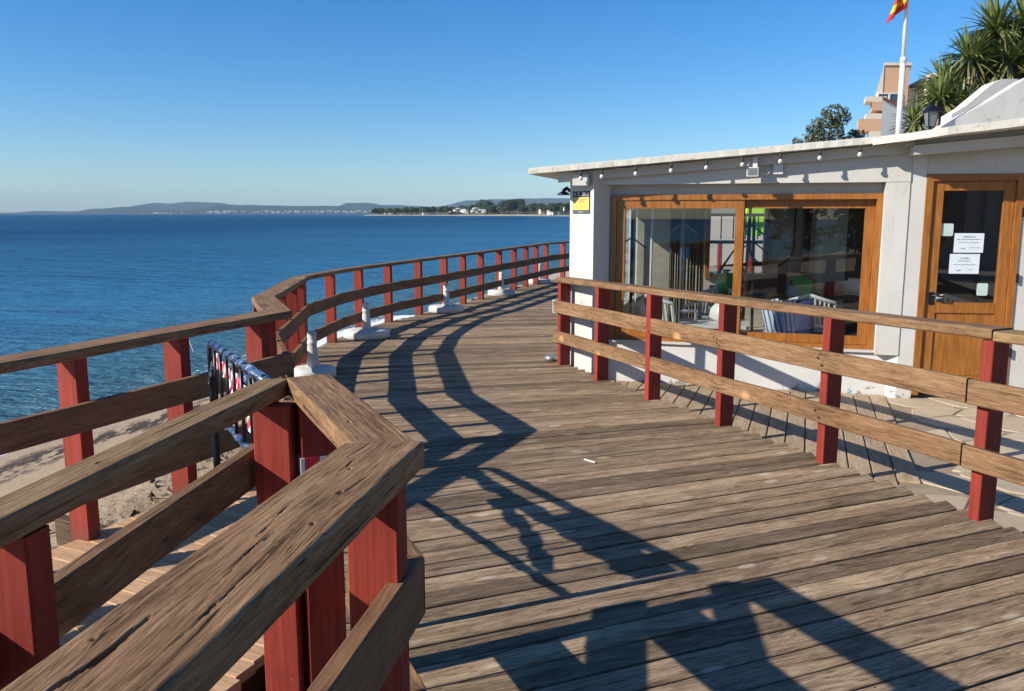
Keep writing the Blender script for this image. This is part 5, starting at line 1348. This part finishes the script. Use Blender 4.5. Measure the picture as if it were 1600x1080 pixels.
o = mb.build('flower_spike', M_['bark'], [x for x in C.objects if x.name == 'yucca.001'][0])

# ------------------------------------------------------------------ hotel, white house, trees behind
ht = thing('hotel_block', 'salmon coloured stepped apartment block with balconies beyond the restaurant roof', 'building', (27,60,3))
sal = paint('salmon_render', (.66,.40,.24), .9, .12, .1, (.3,.3,.3), .1, rand=False); crm = paint('cream_render', (.74,.66,.50), .9, .12, .1, (.3,.3,.3), .1, rand=False)
tile = paint('terracotta_tiles', (.32,.12,.06), .9, .4, .6, (4,4,4), .1, rand=False); darkg = plain('dark_window_glass', (.06,.09,.13), .1)
mb = MB(); mb.prism([(26.9,60),(28.75,60),(30.1,63),(28.25,63)], 3, 12.25); mb.build('tower', sal, ht)
mb = MB(); mb.prism([(26.82,59.9),(28.85,59.9),(30.2,63.1),(28.2,63.1)], 12.26, 12.45); mb.build('parapet', crm, ht)
mb = MB(); P6 = [(26.88,12.3),(26.88,9.2),(26.1,9.2)]; P7 = [(28.2,12.3),(28.2,9.2),(27.4,9.2)]
mb.add([(x,59.95,z) for x,z in P6]+[(x,62.9,z) for x,z in P7], [(0,2,1),(3,4,5),(0,1,4,3),(1,2,5,4),(2,0,3,5)]); mb.build('sloping_wall', crm, ht)
for x_, za, zb, mt, nm in ((25.35,9.62,9.98,crm,'balcony_slab'),(25.85,9.02,9.618,sal,'balcony_parapet'),(25.45,8.42,8.80,crm,'balcony_slab'),(24.95,7.55,8.418,sal,'balcony_parapet'),(25.75,5.5,7.548,crm,'balcony_wall'),(24.7,5.0,5.6,sal,'balcony_parapet')):
    mb = MB(); mb.prism([(x_,59.2),(26.87,59.2),(27.5,61.2),(x_+.75,61.2)], za, zb); mb.build(nm, mt, ht)
wnd = bpy.data.objects.new('window', None); put(wnd, Matrix.Translation((27.4,59.9,9.5)), ht)
mb = MB(); mb.box((26.55,59.93,9.35),(28.2,59.99,10.25)); mb.build('pane', darkg, wnd)
mb = MB(); 
for (a_, b_, c1_, c2_) in ((26.5,28.25,10.25,10.33),(26.5,28.25,9.27,9.35),(26.5,26.58,9.35,10.25),(28.17,28.25,9.35,10.25),(27.3,27.42,9.35,10.25)): mb.box((a_,59.88,c1_),(b_,59.97,c2_))
mb.build('frame', vm[0], wnd)
mb = MB(); mb.box((28.9,61.5,3),(33.5,66,9.3)); mb.build('wing', sal, ht)
mb = MB(); mb.add([(28.8,61.2,9.1),(33.8,61.2,9.1),(33.8,66.4,9.1),(28.8,66.4,9.1),(30.2,63.6,10.5),(32.6,63.6,10.5)], [(0,1,5,4),(1,2,5),(2,3,4,5),(3,0,4),(3,2,1,0)]); mb.build('roof', tile, ht)
mb = MB(); mb.box((29.55,61.6,9.3),(30.05,62.0,10.75)); mb.box((29.5,61.5,10.75),(30.1,62.1,10.9)); mb.build('chimney', crm, ht)
mb = MB(); mb.box((30.2,60.0,3),(32.6,64,11.2)); mb.add([(30.1,59.9,11.2),(32.7,59.9,11.2),(32.7,64,11.2),(30.1,64,11.2),(31.4,62,12.1)], [(0,1,4),(1,2,4),(2,3,4),(3,0,4),(3,2,1,0)]); mb.build('stair_tower', crm, ht)
wh = thing('white_gabled_house', 'white gabled house with a terracotta tile edge in front of the salmon block', 'house', (16,35,1))
mb = MB(); ft = [(15.72,35.0),(18.1,35.5),(18.8,38),(16.42,36.4)]
mb.prism(ft, 1, [6.46,5.62,5.62,6.25]); mb.build('wall', vm[0], wh)
mb = MB(); mb.add([(15.66,34.9,6.47),(18.2,35.4,5.60),(18.9,38.1,5.60),(16.40,36.5,6.27),(15.66,34.9,6.56),(18.2,35.4,5.69),(18.9,38.1,5.69),(16.40,36.5,6.34)], [(3,2,1,0),(4,5,6,7),(0,1,5,4),(1,2,6,5),(2,3,7,6),(3,0,4,7)]); mb.build('roof', tile, wh)
mb = MB(); mb.tube([(16.9,34.5,3.5),(16.9,34.5,5.62)], .03, 6); mb.tube([(16.7,34.5,5.55),(17.1,34.5,5.55)], .025, 6); mb.tube([(16.75,34.5,5.3),(17.05,34.5,5.3)], .015, 6); tag(mb.build('antenna_mast', M_['dark']), 'thin antenna mast in front of the white gabled house', 'antenna')
def bigtree(name, base, lob, n, ls_, lab, seed, mat='leaf2'):
    root = thing(name, lab, 'tree', base); T = Matrix.Translation(base)
    obj('crown', crown(seed, lob, n, ls_), M_[mat], root, T)
    obj('trunk', trunk_me(max(l[2] for l in lob)*.8, .25, [(l[0]*.8,l[1]*.8,l[2]*.95) for l in lob], seed), M_['bark'], root, T)
bigtree('broadleaf_tree', (17.2,45,2.0), [(-1.0,0,3.3,.9),(0,.3,4.1,1.1),(.45,0,4.9,.85),(-.6,.5,2.3,1.2),(.8,.2,3.1,1.1),(-1.6,0,2.7,.6),(.1,0,2.4,1.3)], 7500, .11, 'rounded grey green tree showing above the middle of the restaurant roof', 21)
bigtree('broadleaf_tree', (19.1,46,2.0), [(0,0,3.4,.75),(-.5,0,2.6,.7),(.5,.2,2.6,.9),(.2,0,4.0,.5)], 3000, .10, 'smaller dark tree between the rounded tree and the salmon block', 33)
# dark hedge massing behind the yuccas
bigtree('dark_shrub', (9.3,15.2,1.0), [(0,0,2.4,1.1),(1.2,0,2.7,1.2),(-.6,0,2.0,.7),(2.4,.3,2.9,1.2)], 7000, .09, 'dark dense shrub filling the space behind the yuccas', 44, 'leaf')
# behind the photographer: what the window panes mirror
bh = thing('terrace_house', 'terracotta roofed white house standing behind the photographer', 'house', (7,-17,0))
mb = MB(); mb.box((2.5,-22,-1),(13,-16,5)); mb.build('wall', vm[1], bh); mb = MB(); mb.add([(2,-22.5,5),(13.5,-22.5,5),(13.5,-15.5,5),(2,-15.5,5),(4.5,-19,7),(11,-19,7)], [(0,4,5,1),(1,5,2),(2,5,4,3),(3,4,0),(0,1,2,3)]); mb.build('roof', tile, bh)
for k in range(4): mb = MB(); mb.box((3.4+k*2.4,-15.98,1.0),(4.7+k*2.4,-15.9,3.0)); mb.build('window', darkg, bh)
for k, (x, y) in enumerate([(-2.0,-15),(.6,-13),(3.2,-12),(6.5,-11)]):
    bigtree('broadleaf_tree', (x,y,-.8), [(0,0,3.4,1.6),(1.1,.2,4.4,1.3),(-1.0,.1,4.2,1.3),(.3,0,5.6,1.0),(.2,.3,2.0,1.2)], 3200, .17, ['leafy tree farthest left behind the photographer','second leafy tree behind the photographer','third leafy tree behind the photographer','leafy tree farthest right behind the photographer'][k], 60+k, 'leaf')
mb = MB(); mb.prism([(-4,-4),(9,-4),(14,-30),(-5,-30)], -.9, -.55); tag(mb.build('promenade_ground', mortar), kind='structure')

# ------------------------------------------------------------------ air
mb = MB(); mb.box((-12500,-900,-3.0),(12500,12600,240))
m = bpy.data.materials.new('haze'); m.use_nodes = True; t = m.node_tree; t.nodes.clear()
o_ = t.nodes.new('ShaderNodeOutputMaterial'); pv = t.nodes.new('ShaderNodeVolumePrincipled')
pv.inputs['Color'].default_value = (.50,.77,1,1); pv.inputs['Density'].default_value = 4.8e-5; pv.inputs['Anisotropy'].default_value = -.25
t.links.new(pv.outputs[0], o_.inputs['Volume'])
hz = mb.build('haze', m); tag(hz, kind='stuff')
